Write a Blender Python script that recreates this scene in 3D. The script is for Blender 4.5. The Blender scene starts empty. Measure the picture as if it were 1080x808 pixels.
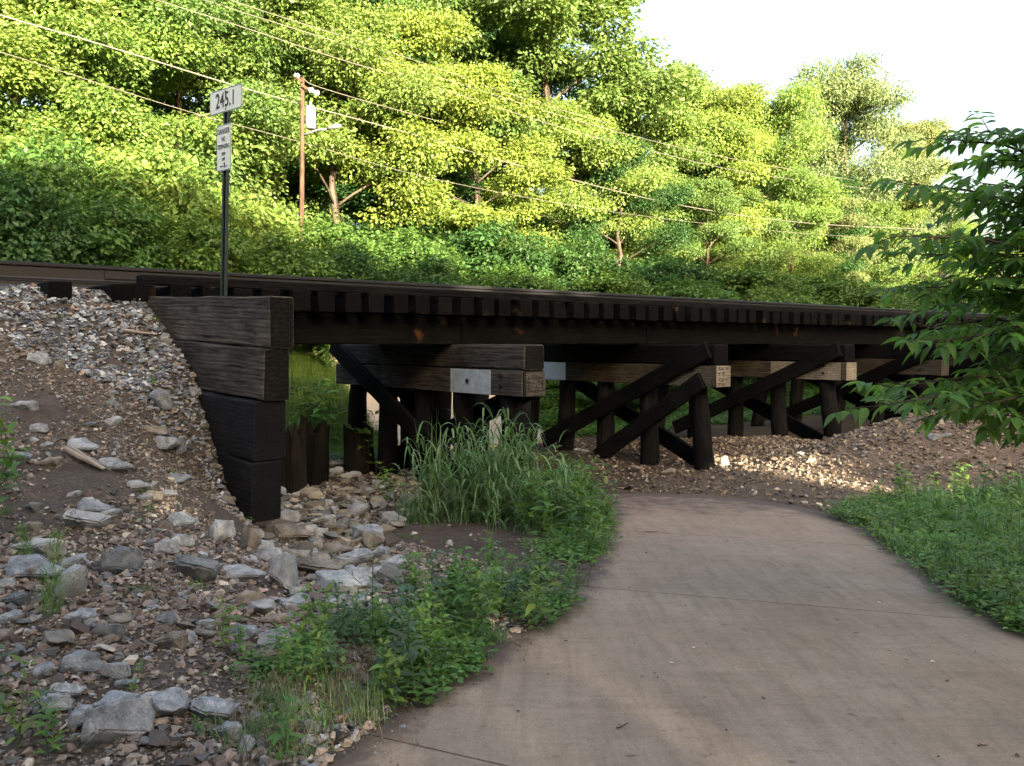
import bpy, bmesh, math, random
import numpy as np
from mathutils import Vector, Matrix, noise as mnoise

rng = np.random.default_rng(7)
random.seed(7)
scn = bpy.context.scene
COL = scn.collection
R = math.radians
EYE = 1.6
F = 900.0            # focal length in photo pixels (photo 1080 wide)
PITCH = math.atan(41/900)
DA = math.atan2(1090, 900)          # track direction, right of straight ahead
dx, dy = math.sin(DA), math.cos(DA)  # along the track
px_, py_ = -dy, dx                   # across the track, away from the viewer

def SQ(s, q, z=0.0):
    return Vector((s*dx+q*px_, s*dy+q*py_, z))
def toSQ(x, y):
    return x*dx+y*dy, x*px_+y*py_

# ------------------------------------------------------------------ terrain
def sstep(a, b, x):
    t = np.clip((x-a)/(b-a), 0, 1)
    return t*t*(3-2*t)

_lat = rng.random((256, 256))
def vnoise(x, y):
    x = np.asarray(x, float); y = np.asarray(y, float)
    xi = np.floor(x).astype(int); yi = np.floor(y).astype(int)
    fx = x-xi; fy = y-yi
    fx = fx*fx*(3-2*fx); fy = fy*fy*(3-2*fy)
    a = _lat[xi & 255, yi & 255]; b = _lat[(xi+1) & 255, yi & 255]
    c = _lat[xi & 255, (yi+1) & 255]; d = _lat[(xi+1) & 255, (yi+1) & 255]
    return (a*(1-fx)+b*fx)*(1-fy)+(c*(1-fx)+d*fx)*fy
def fbm(x, y, o=4):
    r = 0; a = .5
    for k in range(o):
        r = r+a*(vnoise(x*2**k+17*k, y*2**k+5*k)-.5)*2; a *= .5
    return r

def base(y):
    return -.047*np.clip(y, -6, 15)
BQ = [-50, 2, 3.5, 5, 6.7, 8, 9, 9.7, 10.4, 10.8, 13.5, 14.5, 17, 60]
BZ = [-.3, -.3, -.12, .12, .42, .85, 1.3, 1.68, 2.13, 2.22, 2.22, 1.9, 1.3, 1.3]
def wall_s(q):
    return 3.33-.27*(q-7.6)/2.84
# outline of the concrete path on the ground (filled in below)
PATH = None
def in_poly(x, y, poly):
    x = np.asarray(x, float); y = np.asarray(y, float)
    ins = np.zeros(x.shape, bool)
    n = len(poly)
    for i in range(n):
        x0, y0 = poly[i]; x1, y1 = poly[(i+1) % n]
        c = (y0 > y) != (y1 > y)
        with np.errstate(divide='ignore', invalid='ignore'):
            xx = (x1-x0)*(y-y0)/(y1-y0)+x0
        ins ^= c & (x < xx)
    return ins
def poly_dist(x, y, poly):
    x = np.asarray(x, float); y = np.asarray(y, float)
    m = np.full(x.shape, 1e9)
    n = len(poly)
    for i in range(n):
        x0, y0 = poly[i]; x1, y1 = poly[(i+1) % n]
        vx, vy = x1-x0, y1-y0
        t = np.clip(((x-x0)*vx+(y-y0)*vy)/(vx*vx+vy*vy+1e-12), 0, 1)
        m = np.minimum(m, np.hypot(x-x0-t*vx, y-y0-t*vy))
    return m

def height(x, y, fine=True):
    x = np.asarray(x, float); y = np.asarray(y, float)
    s = x*dx+y*dy; q = x*px_+y*py_
    b = base(y)
    bank = np.interp(q, BQ, BZ)
    c = np.interp(q, [2, 5, 8, 8.55, 9, 9.5, 10.4], [1.8, 2.2, 2.85, 3.35, 3.75, 4.0, 4.4])
    w = 1-sstep(c-.95, c+.95, s)
    ws = wall_s(q)
    w = np.where((q > 7.55) & (q < 16), w*(1-sstep(ws+.03, ws+.22, s)), w)
    w = np.where(q >= 16, 1-sstep(2.5, 5.5, s), w)
    h = b*(1-w)+np.maximum(bank, b)*w
    # far side of the railway: a slope up to the hedge
    far = -.7+2.0*sstep(15.3, 19.5, q)+np.clip(q-30, 0, 45)*.12
    h = np.where(q > 14.8, np.maximum(h, far), h)
    # heap of broken stone on the right
    h = h+1.18*np.exp(-((x-7.6)/2.7)**2-((y-14.3)/1.9)**2)+.35*np.exp(-((x-4.6)/3.0)**2-((y-17.5)/1.3)**2)
    # unseen rise added behind the viewer to block the low sun
    hb = 4.6*sstep(-7, -19, y)+1.5*sstep(-25, -60, y)
    h = h+hb
    # right-hand verge and the ground beyond it
    h = h+.5*sstep(6, 12, x)*sstep(13, 8, y)*(1-sstep(-2, -6, y))
    if fine:
        n = fbm(x*1.3, y*1.3, 4)
        h = h+.05*n
        rub = (1-sstep(3.4, 4.6, s))*(q > 2)
        h = h+.03*fbm(x*5, y*5, 3)*np.maximum(rub, .35)
    if PATH is not None:
        ins = in_poly(x, y, PATH); d = poly_dist(x, y, PATH)
        sd = np.where(ins, -d, d)
        near = 1-sstep(-.03, .55, sd)
        h = h*(1-near)+(base(y)+.015)*near
        h = h-.06*(1-sstep(-.10, -.02, sd))
    return h

def rays(px, py):
    u = (px-540)/F; v = (404-py)/F
    return np.array([u, math.cos(PITCH)+v*math.sin(PITCH), -math.sin(PITCH)+v*math.cos(PITCH)])
def pix(px, py, D):
    r = rays(px, py); r = r*(D/r[1])
    return Vector((r[0], r[1], EYE+r[2]))
def ground(px, py, far=70):
    r = rays(px, py); r = r/r[1]
    ds = np.arange(1.5, far, .02)
    X = r[0]*ds; Y = ds; Z = EYE+r[2]*ds
    H = height(X, Y, False)
    k = np.argmax(Z < H) if (Z < H).any() else len(ds)-1
    return Vector((X[k], Y[k], float(height(X[k], Y[k]))))
def proj(x, y, z):
    "photo pixel of a point (numpy)"
    zc = y*math.cos(PITCH)-(z-EYE)*math.sin(PITCH)
    yc = y*math.sin(PITCH)+(z-EYE)*math.cos(PITCH)
    zc = np.where(zc > .1, zc, .1)
    return 540+F*x/zc, 404-F*yc/zc, zc

def gp(px, py):
    # hit the plain base plane
    r = rays(px, py); r = r/r[1]
    D = -EYE/(r[2]+.047)
    return (r[0]*D, D)
left_edge = [(345, 808), (385, 775), (430, 742), (485, 712), (545, 672), (590, 640), (618, 606), (633, 575), (636, 552), (628, 533), (625, 524)]
top_edge = [(660, 521), (720, 521), (800, 527), (850, 535), (885, 545)]
right_edge = [(930, 566), (975, 600), (1020, 634), (1080, 668)]
L = [gp(*p) for p in left_edge]; T = [gp(*p) for p in top_edge]; RR = [gp(*p) for p in right_edge]
path_poly = [(-3.2, -6.0), (-2.4, -1.0), (-1.6, 1.8)]+L+T+RR+[(3.75, 3.6), (4.1, 1.5), (4.2, -1), (4.0, -6)]
PATH = path_poly

# ------------------------------------------------------------------ materials
def new_mat(name):
    m = bpy.data.materials.new(name); m.use_nodes = True
    nt = m.node_tree; nt.nodes.clear()
    out = nt.nodes.new('ShaderNodeOutputMaterial')
    return m, nt, out
def N(nt, t, **kw):
    n = nt.nodes.new(t)
    for k, v in kw.items():
        if hasattr(n, k): setattr(n, k, v)
        else: n.inputs[k.replace('_', ' ')].default_value = v
    return n
def ramp(nt, fac, stops):
    r = nt.nodes.new('ShaderNodeValToRGB')
    el = r.color_ramp.elements
    while len(el) < len(stops): el.new(.5)
    for e, (p, c) in zip(el, stops):
        e.position = p; e.color = (c[0], c[1], c[2], 1)
    nt.links.new(fac, r.inputs[0]); return r.outputs[0]
def mixc(nt, fac, a, b, mode='MIX'):
    m = nt.nodes.new('ShaderNodeMix'); m.data_type = 'RGBA'; m.blend_type = mode
    for i, v in ((0, fac), (6, a), (7, b)):
        if hasattr(v, 'is_linked'): nt.links.new(v, m.inputs[i])
        else: m.inputs[i].default_value = v if i == 0 else (v[0], v[1], v[2], 1)
    return m.outputs[2]
def coords(nt, kind='Object', scale=(1, 1, 1), rnd=False):
    tc = nt.nodes.new('ShaderNodeTexCoord'); mp = nt.nodes.new('ShaderNodeMapping')
    mp.inputs['Scale'].default_value = scale
    nt.links.new(tc.outputs[kind], mp.inputs['Vector'])
    if rnd:
        oi = nt.nodes.new('ShaderNodeObjectInfo'); mu = nt.nodes.new('ShaderNodeMath'); mu.operation = 'MULTIPLY'
        mu.inputs[1].default_value = 61.0
        nt.links.new(oi.outputs['Random'], mu.inputs[0]); cx = nt.nodes.new('ShaderNodeCombineXYZ')
        for i in range(3): nt.links.new(mu.outputs[0], cx.inputs[i])
        nt.links.new(cx.outputs[0], mp.inputs['Location'])
    return mp.outputs[0]
def noise(nt, vec, scale, detail=6, rough=.6, dist=0):
    n = nt.nodes.new('ShaderNodeTexNoise')
    n.inputs['Scale'].default_value = scale; n.inputs['Detail'].default_value = detail
    n.inputs['Roughness'].default_value = rough; n.inputs['Distortion'].default_value = dist
    nt.links.new(vec, n.inputs['Vector']); return n.outputs['Fac']
def bump(nt, h, strength=.4, dist=.01, prev=None):
    b = nt.nodes.new('ShaderNodeBump'); b.inputs['Strength'].default_value = strength
    b.inputs['Distance'].default_value = dist; nt.links.new(h, b.inputs['Height'])
    if prev is not None: nt.links.new(prev, b.inputs['Normal'])
    return b.outputs[0]
def finish(nt, out, col, rough=.8, normal=None, metal=0, spec=.3):
    p = nt.nodes.new('ShaderNodeBsdfPrincipled')
    if hasattr(col, 'is_linked'): nt.links.new(col, p.inputs['Base Color'])
    else: p.inputs['Base Color'].default_value = (*col, 1)
    if hasattr(rough, 'is_linked'): nt.links.new(rough, p.inputs['Roughness'])
    else: p.inputs['Roughness'].default_value = rough
    p.inputs['Metallic'].default_value = metal
    p.inputs['Specular IOR Level'].default_value = spec
    if normal is not None: nt.links.new(normal, p.inputs['Normal'])
    nt.links.new(p.outputs[0], out.inputs[0]); return p

def wood(name, dark, light, rot=None, spec=.06, cracks=1.0, endf=.42):  # sawn timber
    m, nt, out = new_mat(name)
    v = coords(nt, 'Object', (1.2, 14, 14), True)
    g = noise(nt, v, 2.0, 8, .65, .8)
    v2 = coords(nt, 'Object', (.35, 3.2, 3.2), True)
    g2 = noise(nt, v2, 1.6, 3, .5, 2.2)
    w = nt.nodes.new('ShaderNodeTexWave'); w.bands_direction = 'Z'
    w.inputs['Scale'].default_value = 2.2; w.inputs['Distortion'].default_value = 7
    w.inputs['Detail'].default_value = 3; w.inputs['Detail Scale'].default_value = 1.2
    nt.links.new(v2, w.inputs['Vector'])
    mid = [(a+b)/2 for a, b in zip(dark, light)]
    c1 = ramp(nt, g, [(.3, dark), (.52, mid), (.75, light)])
    c2 = ramp(nt, w.outputs['Fac'], [(.0, (.62, .62, .62)), (.5, (1, 1, 1)), (1, (1.25, 1.22, 1.2))])
    c = mixc(nt, .8, c1, c2, 'MULTIPLY')
    v3 = coords(nt, 'Object', (1, 1, 1), True)
    patch = noise(nt, v3, 1.7, 5, .6)
    pc = ramp(nt, patch, [(.35, (.45, .45, .48)), (.55, (1, 1, 1)), (.72, (1.5, 1.45, 1.4))])
    c = mixc(nt, .75, c, pc, 'MULTIPLY')
    oi = nt.nodes.new('ShaderNodeObjectInfo')
    rc = ramp(nt, oi.outputs['Random'], [(0, (.65, .65, .68)), (.5, (1, 1, 1)), (1, (1.5, 1.42, 1.35))])
    c = mixc(nt, .8, c, rc, 'MULTIPLY')
    if rot:
        pn = noise(nt, v3, 2.6, 4, .55)
        f = ramp(nt, pn, [(.65, (0, 0, 0)), (.76, (1, 1, 1))])
        c = mixc(nt, f, c, rot)
    # sawn ends darkened: end grain, plus the shade of that side painted in
    tcn = nt.nodes.new('ShaderNodeTexCoord'); sx = nt.nodes.new('ShaderNodeSeparateXYZ'); nt.links.new(tcn.outputs['Normal'], sx.inputs[0])
    ab = nt.nodes.new('ShaderNodeMath'); ab.operation = 'ABSOLUTE'; nt.links.new(sx.outputs[0], ab.inputs[0])
    c = mixc(nt, 1.0, c, ramp(nt, ab.outputs[0], [(.8, (1, 1, 1)), (.93, (endf,)*3)]), 'MULTIPLY')
    cr = coords(nt, 'Object', (.6, 22, 22), True)
    cn = noise(nt, cr, 3, 3, .5)
    ck = ramp(nt, cn, [(.30, (0, 0, 0)), (.38, (1, 1, 1))])
    c = mixc(nt, .85*cracks, c, mixc(nt, 1.0, c, ck, 'MULTIPLY'))
    n = bump(nt, g, .6, .012); n = bump(nt, ck, .7, .012, n)
    finish(nt, out, c, .78, n, spec=spec)
    return m
M = {}
M['creosote'] = wood('creosote_timber', (.0014, .0014, .0015), (.0080, .0076, .0078))
M['creosote_brown'] = wood('weathered_timber', (.014, .0125, .0115), (.105, .093, .083), endf=.16)
M['tie'] = wood('tie_timber', (.0013, .0012, .0013), (.0088, .0084, .0084), rot=(.13, .08, .04))
M['stringer'] = wood('stringer_timber', (.0010, .0010, .0010), (.0048, .0048, .0046), rot=(.065, .028, .012))
M['pile'] = wood('pile_timber', (.0022, .0021, .0022), (.0150, .0142, .0142))
M['fresh'] = wood('pale_timber', (.022, .019, .015), (.072, .062, .049), endf=1.0)
M['pale_end'] = wood('pale_sawn_end', (.10, .09, .07), (.20, .18, .145), endf=1.0)
M['blackwood'] = wood('tarred_timber', (.003, .003, .0038), (.019, .0185, .021), spec=.15)
M['stump'] = wood('rotten_wood', (.004, .0035, .003), (.017, .0148, .0128))
M['drift'] = wood('driftwood', (.12, .10, .085), (.36, .32, .28))
M['bark'] = wood('tree_bark', (.05, .04, .03), (.16, .13, .10))
M['pole'] = wood('utility_pole_wood', (.030, .019, .014), (.085, .055, .040), cracks=.6)

def simple(name, col, rough=.6, metal=0, nscale=12, namt=.25, spec=.4):
    m, nt, out = new_mat(name)
    v = coords(nt, 'Object')
    f = noise(nt, v, nscale, 6, .6)
    c = mixc(nt, 1.0, col, ramp(nt, f, [(.3, (1-namt,)*3), (.7, (1+namt,)*3)]), 'MULTIPLY')
    finish(nt, out, c, rough, bump(nt, f, .2, .004), metal, spec); return m
M['rail'] = simple('rail_steel_rust', (.010, .0095, .011), .45, .3, 30, .4)
M['railtop'] = simple('worn_rail_head', (.10, .10, .11), .35, .8, 60, .2)
M['paint'] = simple('faded_white_paint', (.30, .35, .41), .6, 0, 9, .25)
M['paint_bright'] = simple('white_paint', (.50, .56, .62), .6, 0, 9, .15)
M['postgreen'] = simple('dark_green_steel', (.016, .026, .02), .45, .3, 30, .3)
M['signwhite'] = simple('sign_sheet', (.55, .60, .58), .45, 0, 20, .06)
M['signblack'] = simple('sign_ink', (.03, .035, .035), .6, 0, 20, .1)
M['signframe'] = simple('sign_border', (.10, .12, .11), .5, 0, 20, .1)
M['wire'] = simple('wire_sheath', (.125, .115, .10), .5, .2, 20, .1)
M['grey_metal'] = simple('galvanised_metal', (.15, .165, .17), .55, .3, 15, .1)
M['porcelain'] = simple('insulator_glaze', (.6, .6, .58), .3, 0, 15, .05)
M['bolt'] = simple('rusty_bolt', (.02, .014, .012), .6, .5, 40, .3)
M['deadleaf'] = simple('dead_leaf', (.07, .04, .025), .8, 0, 40, .4)
M['whiteseed'] = simple('pale_seed', (.5, .47, .42), .8, 0, 40, .2)

def rockmat(name, a, b, c3, nsc=3.0):
    m, nt, out = new_mat(name)
    v = coords(nt, 'Object', (1, 1, 1), True)
    f = noise(nt, v, nsc, 9, .65, .4)
    c = ramp(nt, f, [(.28, a), (.5, b), (.72, c3)])
    sp = noise(nt, v, 34, 4, .6)
    c = mixc(nt, .6, c, ramp(nt, sp, [(.35, (.6, .6, .6)), (.6, (1.15, 1.15, 1.15))]), 'MULTIPLY')
    # veins
    vn = noise(nt, coords(nt, 'Object', (1, 1, 3), True), 5, 3, .5, 1.5)
    vv = ramp(nt, vn, [(.47, (1, 1, 1)), (.5, (.55, .55, .55)), (.53, (1, 1, 1))])
    c = mixc(nt, .55, c, vv, 'MULTIPLY')
    oi = nt.nodes.new('ShaderNodeObjectInfo')
    rc = ramp(nt, oi.outputs['Random'], [(0, (.72, .76, .82)), (.5, (1, 1, 1)), (1, (1.2, 1.16, 1.08))])
    c = mixc(nt, .8, c, rc, 'MULTIPLY')
    n = bump(nt, f, .6, .03); n = bump(nt, sp, .4, .006, n)
    finish(nt, out, c, .85, n, spec=.3); return m
M['rock_grey'] = rockmat('grey_limestone', (.09, .097, .108), (.23, .243, .26), (.42, .43, .44))
M['rock_dark'] = rockmat('dark_stone', (.05, .055, .065), (.12, .13, .14), (.22, .225, .23))
M['rock_tan'] = rockmat('tan_stone', (.09, .078, .066), (.19, .168, .142), (.31, .275, .228))
M['rock_pale'] = rockmat('pale_stone', (.14, .145, .15), (.29, .295, .295), (.46, .455, .43))

def stonemat(name):
    m, nt, out = new_mat(name)
    at = nt.nodes.new('ShaderNodeAttribute'); at.attribute_name = 'Col'
    v = coords(nt, 'Object')
    f = noise(nt, v, 60, 4, .6)
    c = mixc(nt, .8, at.outputs['Color'], ramp(nt, f, [(.3, (.6, .6, .6)), (.65, (1.2, 1.2, 1.2))]), 'MULTIPLY')
    finish(nt, out, c, .85, bump(nt, f, .4, .004), spec=.3); return m
M['stones'] = stonemat('loose_stones')

def groundmat():
    m, nt, out = new_mat('ground_soil')
    at = nt.nodes.new('ShaderNodeAttribute'); at.attribute_name = 'Col'
    v = coords(nt, 'Object')
    f = noise(nt, v, 3.5, 10, .7); f2 = noise(nt, v, 45, 5, .65)
    c = mixc(nt, 1, at.outputs['Color'], ramp(nt, f, [(.3, (.6, .58, .55)), (.5, (1, 1, 1)), (.7, (1.35, 1.3, 1.25))]), 'MULTIPLY')
    c = mixc(nt, .8, c, ramp(nt, f2, [(.35, (.6, .6, .6)), (.65, (1.4, 1.35, 1.3))]), 'MULTIPLY')
    n = bump(nt, f2, .7, .015); n = bump(nt, f, .5, .06, n)
    finish(nt, out, c, .95, n, spec=.15); return m
M['ground'] = groundmat()

def concretemat():
    m, nt, out = new_mat('path_concrete')
    v = coords(nt, 'Object')
    f = noise(nt, v, .9, 8, .62, .3)
    c = ramp(nt, f, [(.30, (.200, .148, .108)), (.5, (.225, .170, .127)), (.70, (.258, .202, .156))])
    # broom and tyre streaks run along the path
    mp = nt.nodes.new('ShaderNodeMapping'); tc = nt.nodes.new('ShaderNodeTexCoord')
    mp.inputs['Rotation'].default_value = (0, 0, R(-12)); mp.inputs['Scale'].default_value = (7, .8, 1)
    nt.links.new(tc.outputs['Object'], mp.inputs[0])
    st = noise(nt, mp.outputs[0], 1.5, 7, .68, .6)
    c = mixc(nt, .75, c, ramp(nt, st, [(.3, (.74, .72, .71)), (.5, (1, 1, 1)), (.72, (1.17, 1.17, 1.17))]), 'MULTIPLY')
    mp2 = nt.nodes.new('ShaderNodeMapping'); mp2.inputs['Rotation'].default_value = (0, 0, R(-18)); mp2.inputs['Scale'].default_value = (.7, 7, 1)
    nt.links.new(tc.outputs['Object'], mp2.inputs[0])
    st2 = noise(nt, mp2.outputs[0], 1.5, 6, .68, .8)
    c = mixc(nt, .5, c, ramp(nt, st2, [(.3, (.76, .74, .73)), (.5, (1, 1, 1)), (.72, (1.12, 1.12, 1.12))]), 'MULTIPLY')
    sp = noise(nt, v, 16, 8, .75)
    c = mixc(nt, .7, c, ramp(nt, sp, [(.28, (.62, .6, .58)), (.45, (1, 1, 1)), (.7, (1.1, 1.1, 1.1))]), 'MULTIPLY')
    gr = noise(nt, v, 75, 4, .8)
    c = mixc(nt, .6, c, ramp(nt, gr, [(.33, (.58, .57, .56)), (.48, (1, 1, 1)), (.68, (1.3, 1.3, 1.3))]), 'MULTIPLY')
    spt = noise(nt, v, 9, 2, .5)
    c = mixc(nt, .8, c, ramp(nt, spt, [(.24, (.45, .42, .4)), (.29, (1, 1, 1))]), 'MULTIPLY')
    sp3 = noise(nt, v, 2.1, 9, .7, 1.2)
    c = mixc(nt, .8, c, ramp(nt, sp3, [(.36, (.90, .89, .88)), (.5, (1, 1, 1)), (.62, (1.06, 1.055, 1.05))]), 'MULTIPLY')
    at = nt.nodes.new('ShaderNodeAttribute'); at.attribute_name = 'Col'
    dn = noise(nt, v, 5, 7, .7)
    ma = nt.nodes.new('ShaderNodeMath'); ma.operation = 'MULTIPLY_ADD'
    nt.links.new(dn, ma.inputs[0]); ma.inputs[1].default_value = .9
    sepc = nt.nodes.new('ShaderNodeSeparateColor'); nt.links.new(at.outputs['Color'], sepc.inputs[0]); nt.links.new(sepc.outputs[0], ma.inputs[2])
    ff = ramp(nt, ma.outputs[0], [(.72, (0, 0, 0)), (1.1, (1, 1, 1))])
    c = mixc(nt, ff, c, (.085, .062, .05))
    n = bump(nt, gr, .25, .003); n = bump(nt, st, .12, .004, n)
    finish(nt, out, c, .85, n, spec=.25); return m
M['concrete'] = concretemat()
m, nt, out = new_mat('sun_toned_concrete')
v = coords(nt, 'Object'); f = noise(nt, v, 2, 8, .65)
finish(nt, out, ramp(nt, f, [(.3, (.40, .31, .215)), (.7, (.52, .41, .30))]), .9); M['suntonedconc'] = m  # paler than the near path in place of sun falling on it

def leafmat(name, col, tcol, tw=.36, rough=.5, spec=.35):
    m, nt, out = new_mat(name)
    at = nt.nodes.new('ShaderNodeAttribute'); at.attribute_name = 'Col'
    oi = nt.nodes.new('ShaderNodeObjectInfo')
    rc = ramp(nt, oi.outputs['Random'], [(0, (.82, .92, .9)), (.5, (1, 1, 1)), (1, (1.15, 1.06, .9))])
    tint = mixc(nt, 1, at.outputs['Color'], rc, 'MULTIPLY')
    c = mixc(nt, 1, col, tint, 'MULTIPLY'); t = mixc(nt, 1, tcol, tint, 'MULTIPLY')
    p = nt.nodes.new('ShaderNodeBsdfPrincipled'); nt.links.new(c, p.inputs['Base Color'])
    p.inputs['Roughness'].default_value = rough; p.inputs['Specular IOR Level'].default_value = spec
    tr = nt.nodes.new('ShaderNodeBsdfTranslucent'); nt.links.new(t, tr.inputs[0])
    mx = nt.nodes.new('ShaderNodeMixShader'); mx.inputs[0].default_value = tw
    nt.links.new(p.outputs[0], mx.inputs[1]); nt.links.new(tr.outputs[0], mx.inputs[2])
    nt.links.new(mx.outputs[0], out.inputs[0]); return m
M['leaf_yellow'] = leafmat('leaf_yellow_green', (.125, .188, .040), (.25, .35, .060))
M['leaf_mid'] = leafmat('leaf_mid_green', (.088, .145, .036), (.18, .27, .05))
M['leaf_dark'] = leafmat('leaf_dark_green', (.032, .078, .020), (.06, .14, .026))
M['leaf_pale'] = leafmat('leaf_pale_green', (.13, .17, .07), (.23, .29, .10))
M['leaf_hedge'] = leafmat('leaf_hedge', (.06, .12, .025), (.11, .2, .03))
M['leaf_near'] = leafmat('leaf_near_branch', (.070, .140, .032), (.23, .40, .05), .45, .5, .3)
M['grassblade'] = leafmat('grass_blade', (.10, .185, .075), (.15, .29, .07), .35, .38, .5)
M['weed'] = leafmat('weed_leaf', (.088, .175, .036), (.17, .33, .045), .35, .5, .35)
M['weed_yellow'] = leafmat('weed_leaf_light', (.13, .20, .04), (.20, .31, .05), .35)
M['weed_blue'] = leafmat('weed_leaf_grey', (.075, .12, .065), (.12, .19, .07), .3)
M['straw'] = leafmat('dry_grass', (.20, .155, .09), (.15, .12, .06), .25, .8, .1)

# ------------------------------------------------------------------ mesh helpers
def mesh_np(name, verts, faces, mat=None, cols=None, smooth=False):
    verts = np.ascontiguousarray(verts, np.float32).reshape(-1, 3)
    faces = np.ascontiguousarray(faces, np.int32)
    me = bpy.data.meshes.new(name)
    nf, k = faces.shape
    me.vertices.add(len(verts)); me.vertices.foreach_set('co', verts.ravel())
    me.loops.add(nf*k); me.loops.foreach_set('vertex_index', faces.ravel())
    me.polygons.add(nf); me.polygons.foreach_set('loop_start', np.arange(0, nf*k, k, dtype=np.int32))
    if smooth: me.polygons.foreach_set('use_smooth', np.ones(nf, bool))
    else: me.polygons.foreach_set('use_smooth', np.zeros(nf, bool))
    me.update(calc_edges=True); me.validate()
    if cols is not None:
        a = me.color_attributes.new('Col', 'FLOAT_COLOR', 'POINT')
        c4 = np.ones((len(verts), 4), np.float32); c4[:, :3] = cols
        a.data.foreach_set('color', c4.ravel())
    if mat: me.materials.append(mat)
    return me
def link(name, me, parent=None, loc=None, rot=None):
    o = bpy.data.objects.new(name, me); COL.objects.link(o)
    if parent: o.parent = parent
    if loc is not None: o.location = loc
    if rot is not None: o.rotation_euler = rot
    return o
def tag(o, label=None, cat=None, group=None, kind=None):
    if label: o['label'] = label
    if cat: o['category'] = cat
    if group: o['group'] = group
    if kind: o['kind'] = kind
    return o
def empty(name, loc, label=None, cat=None, group=None, rz=0):
    o = bpy.data.objects.new(name, None); COL.objects.link(o)
    o.empty_display_size = .2
    o.location = loc; o.rotation_euler = (0, 0, rz)
    return tag(o, label, cat, group)
def copy_tree(o, parent=None):
    c = o.copy(); COL.objects.link(c)
    if parent: c.parent = parent
    for ch in list(KIDS.get(o.name, [])):
        copy_tree(ch, c)
    return c
KIDS = {}
def reg(root):
    KIDS.clear() if False else None
    for o in COL.objects:
        if o.parent == root: KIDS.setdefault(root.name, []).append(o); reg(o)

class MB:
    def __init__(s): s.v = []; s.f = []; s.n = 0; s.log = []
    def add(s, v, f):
        s.log.append((list(v), list(f)))
        s.v.extend(v); s.f.extend([[i+s.n for i in ff] for ff in f]); s.n += len(v)
    def box(s, c, size, mat=None):
        hx, hy, hz = [a/2 for a in size]
        v = [Vector((x*hx, y*hy, z*hz)) for x in (-1, 1) for y in (-1, 1) for z in (-1, 1)]
        if mat: v = [mat @ a for a in v]
        v = [a+Vector(c) for a in v]
        s.add(v, [(0, 1, 3, 2), (4, 6, 7, 5), (0, 4, 5, 1), (2, 3, 7, 6), (0, 2, 6, 4), (1, 5, 7, 3)])
    def tube(s, pts, rad, n=8, cap=True):
        pts = [Vector(p) for p in pts]
        if not hasattr(rad, '__len__'): rad = [rad]*len(pts)
        rings = []
        for i, p in enumerate(pts):
            t = (pts[min(i+1, len(pts)-1)]-pts[max(i-1, 0)])
            if t.length < 1e-9: t = Vector((0, 0, 1))
            t.normalize()
            a = t.cross(Vector((.31, .2, .93) if abs(t.z) < .9 else (1, .1, 0))).normalized(); b = t.cross(a)
            rings.append([p+(a*math.cos(2*math.pi*k/n)+b*math.sin(2*math.pi*k/n))*rad[i] for k in range(n)])
        v = [x for r in rings for x in r]; f = []
        for i in range(len(rings)-1):
            for k in range(n):
                f.append((i*n+k, i*n+(k+1) % n, (i+1)*n+(k+1) % n, (i+1)*n+k))
        if cap:
            f.append(tuple(range(n-1, -1, -1))); f.append(tuple((len(rings)-1)*n+k for k in range(n)))
        s.add(v, f)
    def build(s, name, mat, parent=None, smooth=False, bevel=0):
        me = bpy.data.meshes.new(name); me.from_pydata([tuple(a) for a in s.v], [], s.f); me.update()
        if bevel:
            bm = bmesh.new(); bm.from_mesh(me)
            bmesh.ops.bevel(bm, geom=bm.edges[:], offset=bevel, segments=2, affect='EDGES'); bm.to_mesh(me); bm.free()
        if smooth:
            for p in me.polygons: p.use_smooth = True
        me.materials.append(mat)
        return link(name, me, parent)

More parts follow.
